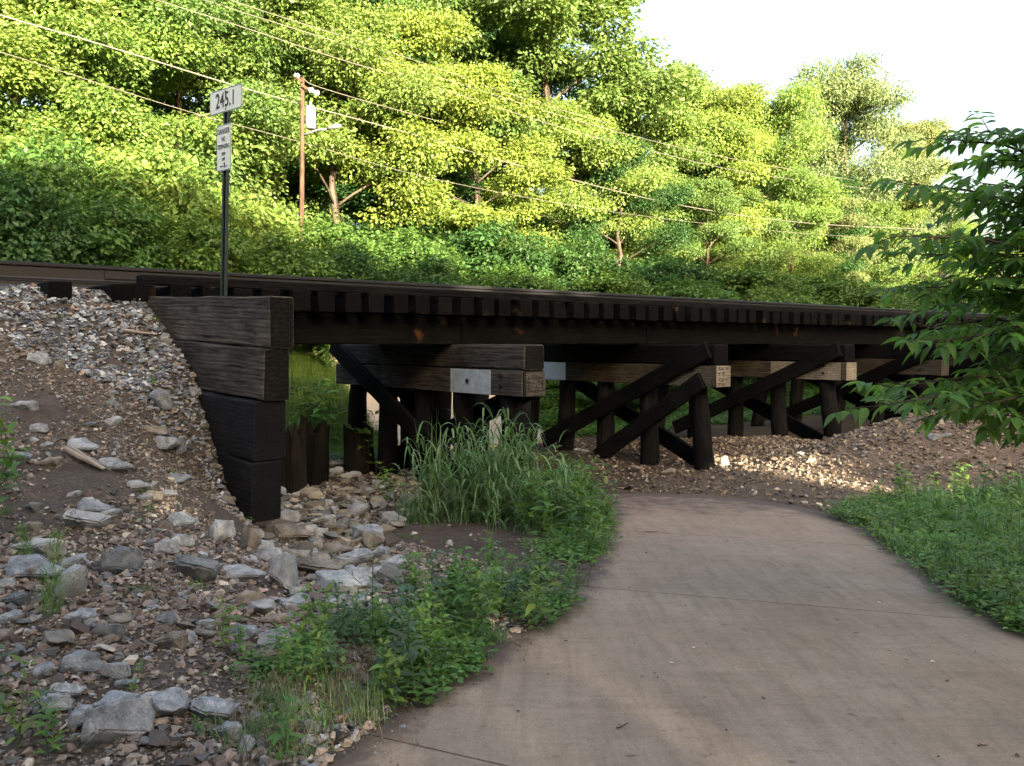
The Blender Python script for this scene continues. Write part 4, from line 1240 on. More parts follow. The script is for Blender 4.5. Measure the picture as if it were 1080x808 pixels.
def place_tree(name, ti, mat, loc, H, wf, rz, label, cat, group=None, crown=None, limbs=None):
    tm, lm, cm = tree_template(ti, mat)
    if crown is not None: cm = crown
    if limbs is not None: lm = limbs
    root = empty(name, tuple(loc), label, cat, group, rz)
    root.scale = (H/14*wf, H/14*wf, H/14)
    link('trunk', tm, root); link('limbs', lm, root); link('crown', cm, root)
    return root
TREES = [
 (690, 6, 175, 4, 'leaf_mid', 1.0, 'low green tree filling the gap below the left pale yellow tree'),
 (735, 10, 150, 4, 'leaf_dark', 1.1, 'shade-coloured tree behind the foot of the pale yellow pair'),  # shade put into the leaf colour of these filler trees
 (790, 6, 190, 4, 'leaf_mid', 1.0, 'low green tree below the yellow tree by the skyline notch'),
 (850, 9, 175, 4, 'leaf_dark', 1.1, 'shade-coloured tree behind the lower bright yellow tree'),
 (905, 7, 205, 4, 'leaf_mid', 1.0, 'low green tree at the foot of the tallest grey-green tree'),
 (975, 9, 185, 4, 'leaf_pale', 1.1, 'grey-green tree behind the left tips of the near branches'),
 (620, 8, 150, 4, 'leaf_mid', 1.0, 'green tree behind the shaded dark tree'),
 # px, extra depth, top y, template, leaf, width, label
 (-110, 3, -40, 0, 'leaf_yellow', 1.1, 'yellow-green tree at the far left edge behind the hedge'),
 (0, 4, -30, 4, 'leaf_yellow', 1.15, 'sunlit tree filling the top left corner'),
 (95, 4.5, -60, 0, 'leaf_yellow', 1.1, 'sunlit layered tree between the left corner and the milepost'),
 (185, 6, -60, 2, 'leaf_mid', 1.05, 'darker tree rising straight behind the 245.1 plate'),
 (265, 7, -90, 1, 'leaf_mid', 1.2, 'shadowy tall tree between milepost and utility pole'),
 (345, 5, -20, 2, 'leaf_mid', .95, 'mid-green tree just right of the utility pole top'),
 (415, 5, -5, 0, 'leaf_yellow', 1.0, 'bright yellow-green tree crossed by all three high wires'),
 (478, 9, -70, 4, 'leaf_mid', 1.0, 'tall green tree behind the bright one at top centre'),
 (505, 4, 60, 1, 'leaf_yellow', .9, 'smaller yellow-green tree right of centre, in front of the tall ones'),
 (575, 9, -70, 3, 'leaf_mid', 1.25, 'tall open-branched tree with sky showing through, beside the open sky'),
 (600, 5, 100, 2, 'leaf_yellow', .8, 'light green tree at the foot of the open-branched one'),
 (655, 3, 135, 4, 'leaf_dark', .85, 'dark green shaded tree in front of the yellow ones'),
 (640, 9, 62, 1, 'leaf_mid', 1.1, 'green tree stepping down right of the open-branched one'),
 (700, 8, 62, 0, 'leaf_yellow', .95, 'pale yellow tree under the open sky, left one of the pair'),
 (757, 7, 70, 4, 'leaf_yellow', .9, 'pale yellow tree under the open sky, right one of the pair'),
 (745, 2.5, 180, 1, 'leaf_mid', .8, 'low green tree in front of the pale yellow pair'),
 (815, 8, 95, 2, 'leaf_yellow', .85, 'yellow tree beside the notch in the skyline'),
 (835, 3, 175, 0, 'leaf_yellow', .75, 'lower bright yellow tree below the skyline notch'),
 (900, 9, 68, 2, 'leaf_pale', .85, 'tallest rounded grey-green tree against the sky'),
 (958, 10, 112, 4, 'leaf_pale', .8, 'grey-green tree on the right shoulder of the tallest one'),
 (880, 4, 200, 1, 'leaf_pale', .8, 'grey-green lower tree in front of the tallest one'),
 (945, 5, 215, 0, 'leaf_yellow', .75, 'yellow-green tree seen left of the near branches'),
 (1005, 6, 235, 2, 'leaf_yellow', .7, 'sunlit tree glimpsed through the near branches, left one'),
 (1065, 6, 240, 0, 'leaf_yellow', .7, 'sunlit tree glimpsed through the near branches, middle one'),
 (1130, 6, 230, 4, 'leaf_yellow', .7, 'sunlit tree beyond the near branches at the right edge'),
 (20, 12, -120, 1, 'leaf_dark', 1.3, 'green tree in the second row behind the top left corner'),  # second row: dark leaves stand in for shaded gaps between sunlit crowns
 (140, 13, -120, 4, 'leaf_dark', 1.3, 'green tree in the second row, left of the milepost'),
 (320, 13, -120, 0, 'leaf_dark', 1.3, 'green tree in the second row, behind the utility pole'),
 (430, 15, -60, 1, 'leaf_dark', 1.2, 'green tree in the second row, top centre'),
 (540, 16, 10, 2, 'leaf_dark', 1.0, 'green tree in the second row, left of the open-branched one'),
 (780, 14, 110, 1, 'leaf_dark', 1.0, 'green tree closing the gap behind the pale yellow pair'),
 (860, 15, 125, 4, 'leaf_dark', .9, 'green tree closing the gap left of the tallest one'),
 (340, 9, 150, 4, 'leaf_dark', 1.5, 'low shade-coloured tree closing the gap just right of the utility pole'),  # low fillers, their shade carried by the dark leaf colour
 (410, 9, 160, 4, 'leaf_dark', 1.5, 'low shade-coloured tree under the bright tree crossed by the wires'),
 (480, 8, 165, 4, 'leaf_dark', 1.4, 'low shade-coloured tree under the top centre trees'),
]
g = np.random.default_rng(5)
for (px, dd, yt, ti, mt, wf, lb_) in TREES:
    D = min(depth_at(min(px, 960)), 60)+dd
    top = pix(px, yt, D); zb = float(height(top.x, top.y)); H = (top.z-zb)/1.0
    place_tree('tree', ti, mt, (top.x, top.y, zb-.1), H/1.02, wf*max(1, 10/H*1.0)*(1.25 if H < 13 else 1), g.uniform(0, 6.28), lb_, 'tree', 'trees beyond the railway')

# ------------------------------------------------------------------ hedge shrubs beyond the track
def make_shrub(seed, n=15000, leaf=.085):
    g = np.random.default_rng(seed); P = []; Nn = []; D = []; C = []
    sb = MB(); ncl = 110
    for k in range(ncl):
        a = g.uniform(0, 6.28); t = g.random()**.8; el = g.uniform(-.05, 1.45)
        rr = g.uniform(.62, 1.0)
        c = np.array([math.cos(a)*math.cos(el)*rr, math.sin(a)*math.cos(el)*rr, .15+1.6*abs(math.sin(el))*rr])
        r = g.uniform(.16, .30)
        if k % 2 == 0: sb.tube([Vector((c[0]*.08, c[1]*.08, 0)), Vector((c[0]*.55, c[1]*.55, c[2]*.6)), Vector(c)], [.014, .01, .005], 5)
        nn = n//ncl; v = rand_dirs(nn, g); rad = g.random((nn, 1))**.4
        P.append(c+v*rad*r*np.array([1, 1, .8])); D.append(v*np.array([1, 1, .3])+g.normal(0, .5, (nn, 3))-np.array([0, 0, .35])); Nn.append(np.array([0, 0, .8])+v*.7+c*.3+g.normal(0, .4, (nn, 3))); C.append(np.full(nn, 1+g.normal(0, .13)))
    # a few upright shoots
    for k in range(26):
        a = g.uniform(0, 6.28); r = g.uniform(0, .75); z0 = 1.6*math.sqrt(max(.05, 1-r*r)); nn = 34
        t = g.random(nn); p = np.stack([np.full(nn, math.cos(a)*r), np.full(nn, math.sin(a)*r), z0+t*g.uniform(.15, .38)], 1)+g.normal(0, .025, (nn, 3))
        P.append(p); D.append(g.normal(0, 1, (nn, 3))*np.array([1, 1, .4])); Nn.append(np.array([0, 0, 1.])+g.normal(0, .4, (nn, 3))); C.append(np.full(nn, 1.08))
    P = np.concatenate(P); D = np.concatenate(D); Nn = np.concatenate(Nn); cb = np.concatenate(C); m = len(P)
    Lg = leaf*g.uniform(.6, 1.25, m)/2.6
    V, Fc, per = kites(P, D, Nn, Lg, Lg*.7)
    sb_ = sb
    return sb_, V, Fc, leafcols(m, per, .18, .08, g)*np.repeat(cb, per)[:, None]
SH = []
for i in range(3):
    sb_, V, Fc, C = make_shrub(40+i, 26000, .16)
    st = sb_.build('stems', M['bark'], None, True); sd = st.data; bpy.data.objects.remove(st)
    SH.append((sd, {mt: mesh_np('foliage', V, Fc, M[mt], C) for mt in ('leaf_hedge', 'leaf_dark', 'leaf_yellow', 'leaf_mid')}))
def place_shrub(px, q, yt, w, mt, label, ti, name='shrub', zlow=.3, group='shrubs of the hedge beyond the track'):
    r = (px-540)/900; s = q*(.772*r+.636)/max(.05, (.772-.636*r)); p = SQ(s, q); zb = float(height(p.x, p.y))-zlow
    top = pix(px, yt, p.y); H = max(.6, top.z-zb)
    root = empty(name, (p.x, p.y, zb), label, 'shrub', group, random.uniform(0, 6.28))
    root.scale = (w, w, H/2.0)
    link('stems', SH[ti][0], root); link('foliage', SH[ti][1][mt], root); return root
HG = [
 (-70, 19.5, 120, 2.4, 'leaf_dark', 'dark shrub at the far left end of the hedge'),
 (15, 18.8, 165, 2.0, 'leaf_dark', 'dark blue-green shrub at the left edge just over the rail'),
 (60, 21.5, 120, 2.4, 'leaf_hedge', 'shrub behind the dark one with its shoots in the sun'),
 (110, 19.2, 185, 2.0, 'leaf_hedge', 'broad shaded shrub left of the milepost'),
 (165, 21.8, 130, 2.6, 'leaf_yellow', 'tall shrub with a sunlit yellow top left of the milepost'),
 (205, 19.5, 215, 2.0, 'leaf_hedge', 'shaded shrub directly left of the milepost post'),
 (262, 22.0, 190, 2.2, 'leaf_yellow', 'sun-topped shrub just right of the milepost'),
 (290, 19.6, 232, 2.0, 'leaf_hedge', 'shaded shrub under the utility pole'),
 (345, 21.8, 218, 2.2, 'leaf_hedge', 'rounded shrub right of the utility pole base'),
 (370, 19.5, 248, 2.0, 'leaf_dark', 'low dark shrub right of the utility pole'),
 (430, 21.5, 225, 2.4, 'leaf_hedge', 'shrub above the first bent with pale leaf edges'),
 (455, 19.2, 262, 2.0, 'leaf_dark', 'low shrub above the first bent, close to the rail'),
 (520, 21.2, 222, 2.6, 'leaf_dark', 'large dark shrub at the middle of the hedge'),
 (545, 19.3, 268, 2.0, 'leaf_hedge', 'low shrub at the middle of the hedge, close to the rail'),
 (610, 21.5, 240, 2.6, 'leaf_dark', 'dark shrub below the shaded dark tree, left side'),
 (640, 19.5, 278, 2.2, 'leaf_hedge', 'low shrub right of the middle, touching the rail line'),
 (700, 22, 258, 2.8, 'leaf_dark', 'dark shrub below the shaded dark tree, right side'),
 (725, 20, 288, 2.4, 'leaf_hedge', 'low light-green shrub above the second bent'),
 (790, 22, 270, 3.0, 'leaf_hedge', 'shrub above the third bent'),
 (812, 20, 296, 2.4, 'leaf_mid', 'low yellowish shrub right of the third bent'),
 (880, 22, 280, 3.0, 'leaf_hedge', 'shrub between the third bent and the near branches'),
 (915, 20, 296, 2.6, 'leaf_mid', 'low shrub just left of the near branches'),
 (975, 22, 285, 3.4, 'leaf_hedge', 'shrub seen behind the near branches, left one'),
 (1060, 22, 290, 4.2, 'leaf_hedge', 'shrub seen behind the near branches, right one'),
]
for i, (px, q, yt, w, mt, lb_) in enumerate(HG): place_shrub(px, q, yt, w, mt, lb_, i % 3, zlow=.1)
# bushes seen under the deck on the far side
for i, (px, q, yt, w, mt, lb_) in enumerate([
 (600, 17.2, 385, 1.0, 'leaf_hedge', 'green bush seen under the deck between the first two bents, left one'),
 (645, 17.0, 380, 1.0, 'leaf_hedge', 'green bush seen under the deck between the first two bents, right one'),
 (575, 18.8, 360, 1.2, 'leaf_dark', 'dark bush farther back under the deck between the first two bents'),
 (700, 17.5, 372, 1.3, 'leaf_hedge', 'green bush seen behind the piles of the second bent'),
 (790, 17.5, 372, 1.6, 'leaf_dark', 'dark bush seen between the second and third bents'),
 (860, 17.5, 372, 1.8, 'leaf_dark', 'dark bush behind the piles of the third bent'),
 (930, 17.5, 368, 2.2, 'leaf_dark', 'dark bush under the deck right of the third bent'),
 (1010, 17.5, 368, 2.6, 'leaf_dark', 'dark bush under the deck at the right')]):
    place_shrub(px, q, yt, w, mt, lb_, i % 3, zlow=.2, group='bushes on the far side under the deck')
# shrub thicket to the right beyond the stone heap
for i, (x, y, w, h, mt, lb_) in enumerate([
 (8.6, 16.6, 1.0, .9, 'leaf_dark', 'dark low bush on the back of the stone heap'),
 (10.0, 16.2, 1.3, 1.5, 'leaf_hedge', 'green bush behind the stone heap at the right'),
 (9.3, 13.6, .9, 1.0, 'leaf_hedge', 'green bush at the right edge beside the stone heap'),
 (11.2, 14.5, 1.4, 1.9, 'leaf_dark', 'bushy growth right of the stone heap')]):
    root = empty('bush', (x, y, float(height(x, y))-.1), lb_, 'shrub', 'bushes round the stone heap', i)
    root.scale = (w, w, h/2); link('stems', SH[i % 3][0], root); link('foliage', SH[i % 3][1][mt], root)

# ------------------------------------------------------------------ wood behind the viewer (shades the foreground)
patches = []
for t in np.linspace(0, 1, 12):
    p = ground(762+155*t, 486+27*t); patches.append((p, .23))

r = (952-540)/900
for px in (952, 977):
    p = pix(px, 356, 0+22.0); r = (px-540)/900; q = 10.7; s = q*(.772*r+.636)/(.772-.636*r); patches.append((SQ(s, q, EYE+.2), .16))
for (s_0, q_0) in ((10.3, 18.8), (11.6, 19.0), (12.8, 19.2)):
    p = SQ(s_0, q_0, 1.35); patches.append((p, .7))
g = np.random.default_rng(9)
row = []
for ry, (yy, x0, x1, st) in enumerate(((-14, -16, 62, 2.7), (-17.5, -18, 66, 2.9), (-21, -20, 68, 3.0), (-25, -20, 70, 3.6))):
    x = x0
    while x < x1:
        hh = (9.2 if x < 22 else 9.2+min(9, (x-22)*.35))*g.uniform(.93, 1.1)
        row.append((x+g.uniform(-.6, .6), yy+g.uniform(-.8, .8), hh)); x += st
for i, (x, y, H) in enumerate(row):
    ti = i % 5; z0 = float(height(x, y))-.2; rz = g.uniform(0, 6.28); wf = 1.45*14/H*.78
    mb, lb_, V, Fc, C = TREE_NP[ti]
    ts = np.array(to_sun[:]); pp_ = np.array([p[:] for p, r_ in patches[:12]])
    def trunk_clear(x_):      # keep trunks out of the gaps that let the sun patches through
        for p in pp_:
            t_ = (y-p[1])/ts[1]; 
            if abs(p[0]+ts[0]*t_-x_) < .55: return False
        return True
    for dx_ in (0, .5, -.5, 1, -1, 1.5, -1.5, 2, -2, 2.5, -2.5):
        if trunk_clear(x+dx_): x += dx_; break
    sc = np.array([H/14*wf, H/14*wf, H/14]); ca, sa = math.cos(rz), math.sin(rz)
    Rm = np.array([[ca, -sa, 0], [sa, ca, 0], [0, 0, 1]])
    ctr = V[::4][: len(Fc)]; Wc = (ctr*sc) @ Rm.T+np.array([x, y, z0])
    kill = np.zeros(len(Fc), bool); ts = np.array(to_sun[:])
    for p, rad in patches:
        d = Wc-np.array(p[:]); al = d @ ts; perp = np.linalg.norm(d-al[:, None]*ts, axis=1); kill |= (perp < rad+.06) & (al > 0)
    crown = limbs = None
    if kill.any():
        tp = np.array([v[:] for v in lb_.v]); n_hit = []
        lm_ = MB()
        for vl, fl in lb_.log:
            w_ = (np.array([v[:] for v in vl])*sc) @ Rm.T+np.array([x, y, z0])
            w_ = np.concatenate([w_]+[w_[:-6]*(1-u_)+w_[6:]*u_ for u_ in (.25, .5, .75) if len(w_) > 6]); hit = False
            for p, rad in patches:
                d = w_-np.array(p[:]); al = d @ ts; perp = np.linalg.norm(d-al[:, None]*ts, axis=1)
                if ((perp < rad) & (al > 0)).any(): hit = True; break
            if not hit: lm_.add(vl, fl)
        lo_ = lm_.build('limbs', M['bark'], None, True); limbs = lo_.data; bpy.data.objects.remove(lo_)
        keep = ~kill; F2 = Fc[keep]; V2 = V.reshape(-1, 4, 3)[keep].reshape(-1, 3); C2 = C.reshape(-1, 4, 3)[keep].reshape(-1, 3)
        crown = mesh_np('crown', V2, np.arange(len(V2)).reshape(-1, 4), M['leaf_mid'], C2)
    place_tree('tree', ti, 'leaf_mid', (x, y, z0), H, wf, rz, 'dense leafy tree on the added rise behind the viewpoint', 'tree', 'trees on the rise behind the viewpoint', crown, limbs)

# ------------------------------------------------------------------ near branches on the right
def near_tree():
    g = np.random.default_rng(21)
    base_ = Vector((4.2, 5.1, float(height(4.2, 5.1))-.05))
    root = empty('young_tree', tuple(base_), 'young tree with long pointed dark leaves reaching in from the right edge', 'tree')
    mb = MB(); tr = [base_+Vector((0, 0, 0)), base_+Vector((.05, -.05, 1.0)), base_+Vector((-.05, 0, 2.0)), base_+Vector((-.12, .05, 2.9)), base_+Vector((-.3, .1, 3.6))]
    mb.tube([p-base_ for p in tr], [.06, .05, .038, .025, .01], 10); mb.build('trunk', M['bark'], root, True)
    tips = [(925, 190, 4.3), (958, 142, 4.6), (1000, 135, 4.7), (1062, 138, 4.5), (1120, 120, 4.4), (915, 245, 4.1), (940, 265, 4.4), (962, 205, 4.7), (1000, 190, 4.3), (1050, 200, 4.6),
            (930, 300, 4.4), (912, 425, 4.0), (935, 405, 4.2), (958, 355, 4.3), (985, 395, 4.5), (1020, 425, 4.1), (1055, 440, 4.4), (1045, 375, 4.5), (1075, 300, 4.2), (1020, 265, 4.4),
            (1060, 235, 4.3), (985, 310, 4.6), (945, 340, 4.5), (1010, 345, 4.2), (1090, 400, 4.5), (1100, 260, 4.4), (1110, 190, 4.5), (975, 250, 4.8), (1035, 310, 4.8), (990, 430, 4.7), (955, 415, 4.6), (1010, 420, 4.4), (1040, 425, 4.9), (1070, 380, 5.0), (1080, 215, 4.9), (1050, 270, 5.1), (1015, 225, 5.0), (1090, 150, 4.9), (1000, 370, 5.0), (1030, 400, 5.1), (1060, 345, 5.0), (1085, 450, 4.6), (1090, 340, 4.7), (1025, 165, 4.8), (1000, 170, 5.1), (980, 215, 5.2), (1010, 250, 5.2), (985, 275, 5.1), (1040, 235, 5.2), (1070, 270, 5.2), (1035, 350, 5.2), (975, 345, 5.2), (1080, 170, 4.2), (960, 320, 4.9), (1060, 415, 4.9), (1000, 290, 4.3)]
    tips = [(x+(38 if y < 400 else 12)-(0 if x > 960 else 6), y+4, D+.25) for x, y, D in tips]
    bb = MB(); LP, LD, LS, LL, LW, LR = [], [], [], [], [], []
    for (x, y, D) in tips:
        e = pix(x, y, D)
        zt = min(3.4, max(.5, (e.z-base_.z)*.8)); i = min(int(zt), 2); st = tr[0].lerp(tr[-1], min(.95, zt/3.6)); st = st.copy()
        m1 = st.lerp(e, .5)+Vector((0, 0, .18))
        pts = [st, st.lerp(m1, .5)+Vector((g.normal(0, .03), g.normal(0, .03), .06)), m1, m1.lerp(e, .5)+Vector((g.normal(0, .03), g.normal(0, .03), .05)), e]
        bb.tube([p-base_ for p in pts], [.016, .013, .010, .007, .003], 6)
        n = 16
        for k in range(n):
            u = .36+.64*(k/(n-1))**.8; f = u*4; j = min(int(f), 3); b = pts[j].lerp(pts[j+1], f-j)
            ax = (pts[j+1]-pts[j]).normalized()
            sgn = 1 if k % 2 else -1
            sd = ax.cross(Vector((0, 0, 1))).normalized()
            d = (ax*g.uniform(.45, .9)+sd*sgn*g.uniform(.3, .9)*(1 if k < n-1 else .1)+Vector((0, 0, g.uniform(-.3, .25)))).normalized()
            rl = g.uniform(.13, .24)                       # leaf stalk
            q1 = b+d*rl*.55+Vector((0, 0, .01)); q2 = b+d*rl+Vector((0, 0, -.03*g.random()))
            bb.tube([b-base_, q1-base_, q2-base_], [.0035, .0025, .0018], 4, cap=False)
            sd2 = d.cross(Vector((0, 0, 1))).normalized()
            # leaflets in pairs and one at the tip
            for (u2, sg) in ((.4, 1), (.42, -1), (.68, 1), (.70, -1), (1, 0), (.96, 1), (.96, -1)):
                if g.random() < .16: continue
                p = b+d*rl*u2; ld = (d*(.55 if sg else 1)+sd2*sg*.8+Vector((g.normal(0, .15), g.normal(0, .15), g.normal(-.22, .18)))).normalized()
                LP.append(p[:]); LD.append(ld[:]); s_ = ld.cross(Vector((g.normal(0, .35), g.normal(0, .35), 1))).normalized(); LS.append(s_[:])
                l_ = g.uniform(.07, .13); LL.append(l_); LW.append(l_*g.uniform(.32, .42)); LR.append(g.uniform(.15, .65))
    bb.build('branches', M['bark'], root, True)
    V, Fc, per = ribbon(LP, LD, LS, np.array(LL), np.array(LW), np.array(LR), 5, 'leaf', .16)
    V = V-np.array(base_[:])
    link('leaves', mesh_np('leaves', V, Fc, M['leaf_near'], leafcols(len(LP), per, .22, .10), True), root)
near_tree()

# ------------------------------------------------------------------ weeds and grasses
def herb(seed, h=.35, nodes=7, L=.085, Wr=.36, branches=2, droop=.5):
    g = np.random.default_rng(seed); P, D, S, LL, DR = [], [], [], [], []; SP, SD, SL = [], [], []
    def axis_(p0, d, h_, nn, sc):
        SP.append(p0); SD.append(d); SL.append(h_)
        for k in range(nn):
            t = (k+1)/nn; p = p0+d*h_*t; a0 = k*2.4+g.uniform(-.4, .4)
            for a in (a0, a0+math.pi) if k < nn-1 else (a0, a0+2.1, a0+4.2, a0+5.2):
                el = g.uniform(-.1, .6)+.35*t; dd = np.array([math.cos(a)*math.cos(el), math.sin(a)*math.cos(el), math.sin(el)])
                P.append(p+dd*.01); D.append(dd); s = np.cross(dd, np.array([g.normal(0, .2), g.normal(0, .2), 1])); S.append(s); LL.append(L*sc*(1.15-.5*t)*g.uniform(.7, 1.15)); DR.append(droop*g.uniform(.4, 1.3))
    d0 = norm(np.array([g.normal(0, .12), g.normal(0, .12), 1.])); axis_(np.zeros(3), d0, h, nodes, 1)
    for b in range(branches):
        t = g.uniform(.15, .6); a = g.uniform(0, 6.28); dd = norm(np.array([math.cos(a)*.6, math.sin(a)*.6, .9])); axis_(d0*h*t, dd, h*g.uniform(.3, .6), max(2, nodes//2), .85)
    P, D, S = map(np.array, (P, D, S)); LL = np.array(LL)
    V, Fc, per = ribbon(P, D, S, LL, LL*Wr, np.array(DR), 3, 'leaf', .14)
    C = leafcols(len(P), per, .14, .07, g)
    SP, SD, SL = map(np.array, (SP, SD, SL))
    parts = [(V, Fc, C)]
    for sv in (np.array([1., 0, 0]), np.array([0, 1., 0])):
        V2, F2, p2 = ribbon(SP, SD, np.tile(sv, (len(SP), 1)), SL, .006, 0, 3, 'stem', 0)
        parts.append((V2, F2, np.full((len(V2), 3), .8)))
    return joinp(parts)
def tuft(seed, n=40, h=.22, W=.006, spread=.05, lean=.5, droop=.7):
    g = np.random.default_rng(seed); a = g.uniform(0, 6.28, n); P = np.stack([g.normal(0, spread, n), g.normal(0, spread, n), np.zeros(n)-.01], 1)
    le = np.abs(g.normal(0, lean, n)); D = np.stack([np.cos(a)*le, np.sin(a)*le, np.ones(n)], 1)
    S = np.stack([-np.sin(a), np.cos(a), np.zeros(n)], 1)+g.normal(0, .3, (n, 3)); Lg = h*g.uniform(.5, 1.2, n)
    V, Fc, per = ribbon(P, D, S, Lg, W*g.uniform(.7, 1.3, n), droop*g.uniform(.2, 1.3, n), 5, 'blade', .1)
    return V, Fc, leafcols(n, per, .16, .08, g)
def creeper(seed, n=40, rad=.16, L=.045, hgt=.08):
    g = np.random.default_rng(seed); a = g.uniform(0, 6.28, n); r = rad*np.sqrt(g.random(n))
    P = np.stack([np.cos(a)*r, np.sin(a)*r, g.uniform(.01, hgt, n)], 1); b = g.uniform(0, 6.28, n)
    D = np.stack([np.cos(b), np.sin(b), g.uniform(-.1, .5, n)], 1); S = np.cross(D, np.array([0, 0, 1.])+g.normal(0, .25, (n, 3)))
    Lg = L*g.uniform(.6, 1.3, n); V, Fc, per = ribbon(P, D, S, Lg, Lg*.6, g.uniform(.1, .5, n), 2, 'leaf', .12)
    return V, Fc, leafcols(n, per, .16, .09, g)
def feather(seed, h=.42, n=330):
    g = np.random.default_rng(seed); t = g.random(n); P = np.stack([g.normal(0, .012, n), g.normal(0, .012, n), t*h*.9], 1); a = g.uniform(0, 6.28, n)
    P += np.stack([np.cos(a), np.sin(a), 0*a], 1)*(g.random(n)*.07*(1-t*.7))[:, None]
    D = np.stack([np.cos(a), np.sin(a), g.uniform(.6, 2.2, n)], 1); S = np.stack([-np.sin(a), np.cos(a), 0*a], 1)
    V, Fc, per = ribbon(P, D, S, g.uniform(.05, .12, n)*(1.1-.5*t), .004, g.uniform(0, .4, n), 3, 'blade', .1)
    return V, Fc, leafcols(n, per, .14, .06, g)
T_HERB = [herb(60+i, h=.30+.05*(i % 3), nodes=6+i % 3, L=.105+.014*(i % 3), branches=2+i % 2) for i in range(5)]
T_TUFT = [tuft(80+i, 46, .2+.03*i) for i in range(4)]
T_CREEP = [creeper(90+i) for i in range(4)]
T_DRY = [tuft(70+i, 30, .22, .004, .07, .9, .9) for i in range(3)]
def stuff(name, temps, XY, sc, mat, colv=.12, zoff=0, parent=None):
    Zz = height(XY[:, 0], XY[:, 1]); k = in_view(XY[:, 0], XY[:, 1], Zz, 200); XY = XY[k]; Zz = Zz[k]; sc = sc[k]; n = len(XY)
    ti = rng.integers(0, len(temps), n); parts = []
    for t in range(len(temps)):
        m_ = ti == t; nn = int(m_.sum())
        if not nn: continue
        V, Fc, C = temps[t]; loc = np.stack([XY[m_, 0], XY[m_, 1], Zz[m_]+zoff], 1)
        cols = np.ones((nn, 3))*(1+rng.normal(0, colv, (nn, 1)))*(1+rng.normal(0, .05, (nn, 3)))
        parts.append(tile(V, Fc, C, loc, rng.uniform(0, 6.28, nn), sc[m_], cols))
    V, Fc, C = joinp(parts)
    return tag(link(name, mesh_np(name, V, Fc, M[mat], C, True)), kind='stuff')
def img_points(poly, n):
    """scatter points on the ground inside a picture polygon"""
    P_ = np.array([list(ground(x, y)[:2]) for x, y in poly]); lo, hi = P_.min(0), P_.max(0); out = []
    while len(out) < n:
        c = rng.uniform(lo, hi, (n*3, 2)); c = c[in_poly(c[:, 0], c[:, 1], [tuple(a) for a in P_])]; out.extend(c.tolist())
    c = np.array(out[:n]); ins = in_poly(c[:, 0], c[:, 1], PATH); d = poly_dist(c[:, 0], c[:, 1], PATH); return c[~(ins & (d > .05))]
bedA = [(225, 800), (235, 730), (300, 690), (390, 655), (470, 632), (560, 610), (618, 604), (600, 640), (545, 676), (485, 716), (430, 746), (385, 780), (350, 806)]
bedB = [(440, 556), (450, 535), (560, 520), (628, 528), (640, 560), (634, 590), (608, 600), (580, 570), (500, 556)]
verge = [(880, 548), (915, 530), (1000, 522), (1080, 516), (1300, 520), (1300, 700), (1085, 675), (1020, 636), (975, 602), (930, 568)]
c = img_points(bedA, 620); c = c[vnoise(c[:, 0]*2.3, c[:, 1]*2.3) > .55]
stuff('low_weeds', T_CREEP, c, rng.uniform(.7, 1.3, len(c)), 'weed')
c = img_points(bedA, 230); c = c[vnoise(c[:, 0]*2+7, c[:, 1]*2) > .5]; stuff('grass', T_TUFT, c, rng.uniform(.5, 1.05, len(c)), 'grassblade')
c = img_points([(225, 806), (300, 700), (400, 690), (480, 700), (430, 746), (350, 806)], 70); stuff('dry_grass', T_DRY, c, rng.uniform(.6, 1.2, len(c)), 'straw')
c = img_points([(570, 575), (590, 545), (628, 530), (640, 560), (634, 590), (608, 600)], 150); stuff('low_weeds', T_CREEP, c, rng.uniform(.8, 1.5, len(c)), 'weed')
c = img_points(bedB, 110); stuff('grass', T_TUFT, c, rng.uniform(.7, 1.4, len(c)), 'grassblade')
c = img_points(verge, 1700); c = c[vnoise(c[:, 0]*2.1+3, c[:, 1]*2.1) > .30]; stuff('low_weeds', T_CREEP, c, rng.uniform(.9, 1.6, len(c)), 'weed')
c = img_points(verge, 90); stuff('dry_grass', T_DRY, c, rng.uniform(.7, 1.4, len(c)), 'straw')
c = img_points(verge, 560); stuff('grass', T_TUFT, c, rng.uniform(.5, 1.7, len(c)), 'grassblade')
# sparse sprigs in gravel and rubble
s, q, XY = rand_sq(150, -3, 8, 2.5, 10); XY = XY[off_path(XY) & wallside(s, q)]
stuff('sprigs', T_CREEP+T_TUFT, XY, rng.uniform(.3, .6, len(XY)), 'weed')
XY = img_points([(640, 545), (650, 515), (900, 480), (990, 530), (885, 548), (850, 536), (720, 522)], 120)
stuff('dry_grass', T_DRY, XY, rng.uniform(.3, .7, len(XY)), 'straw')
# far bank grass seen below the first span
s, q, XY = rand_sq(5200, 3.8, 9.6, 15.0, 20.5); stuff('grass', T_TUFT, XY, rng.uniform(1.0, 2.0, len(XY)), 'weed_yellow')
s, q, XY = rand_sq(1800, 4, 9.5, 14.2, 18); stuff('low_weeds', T_CREEP, XY, rng.uniform(1.0, 2.2, len(XY)), 'weed_blue')
s, q, XY = rand_sq(2600, 14, 34, 15.0, 19); stuff('low_weeds', T_CREEP, XY, rng.uniform(1.5, 3, len(XY)), 'weed')

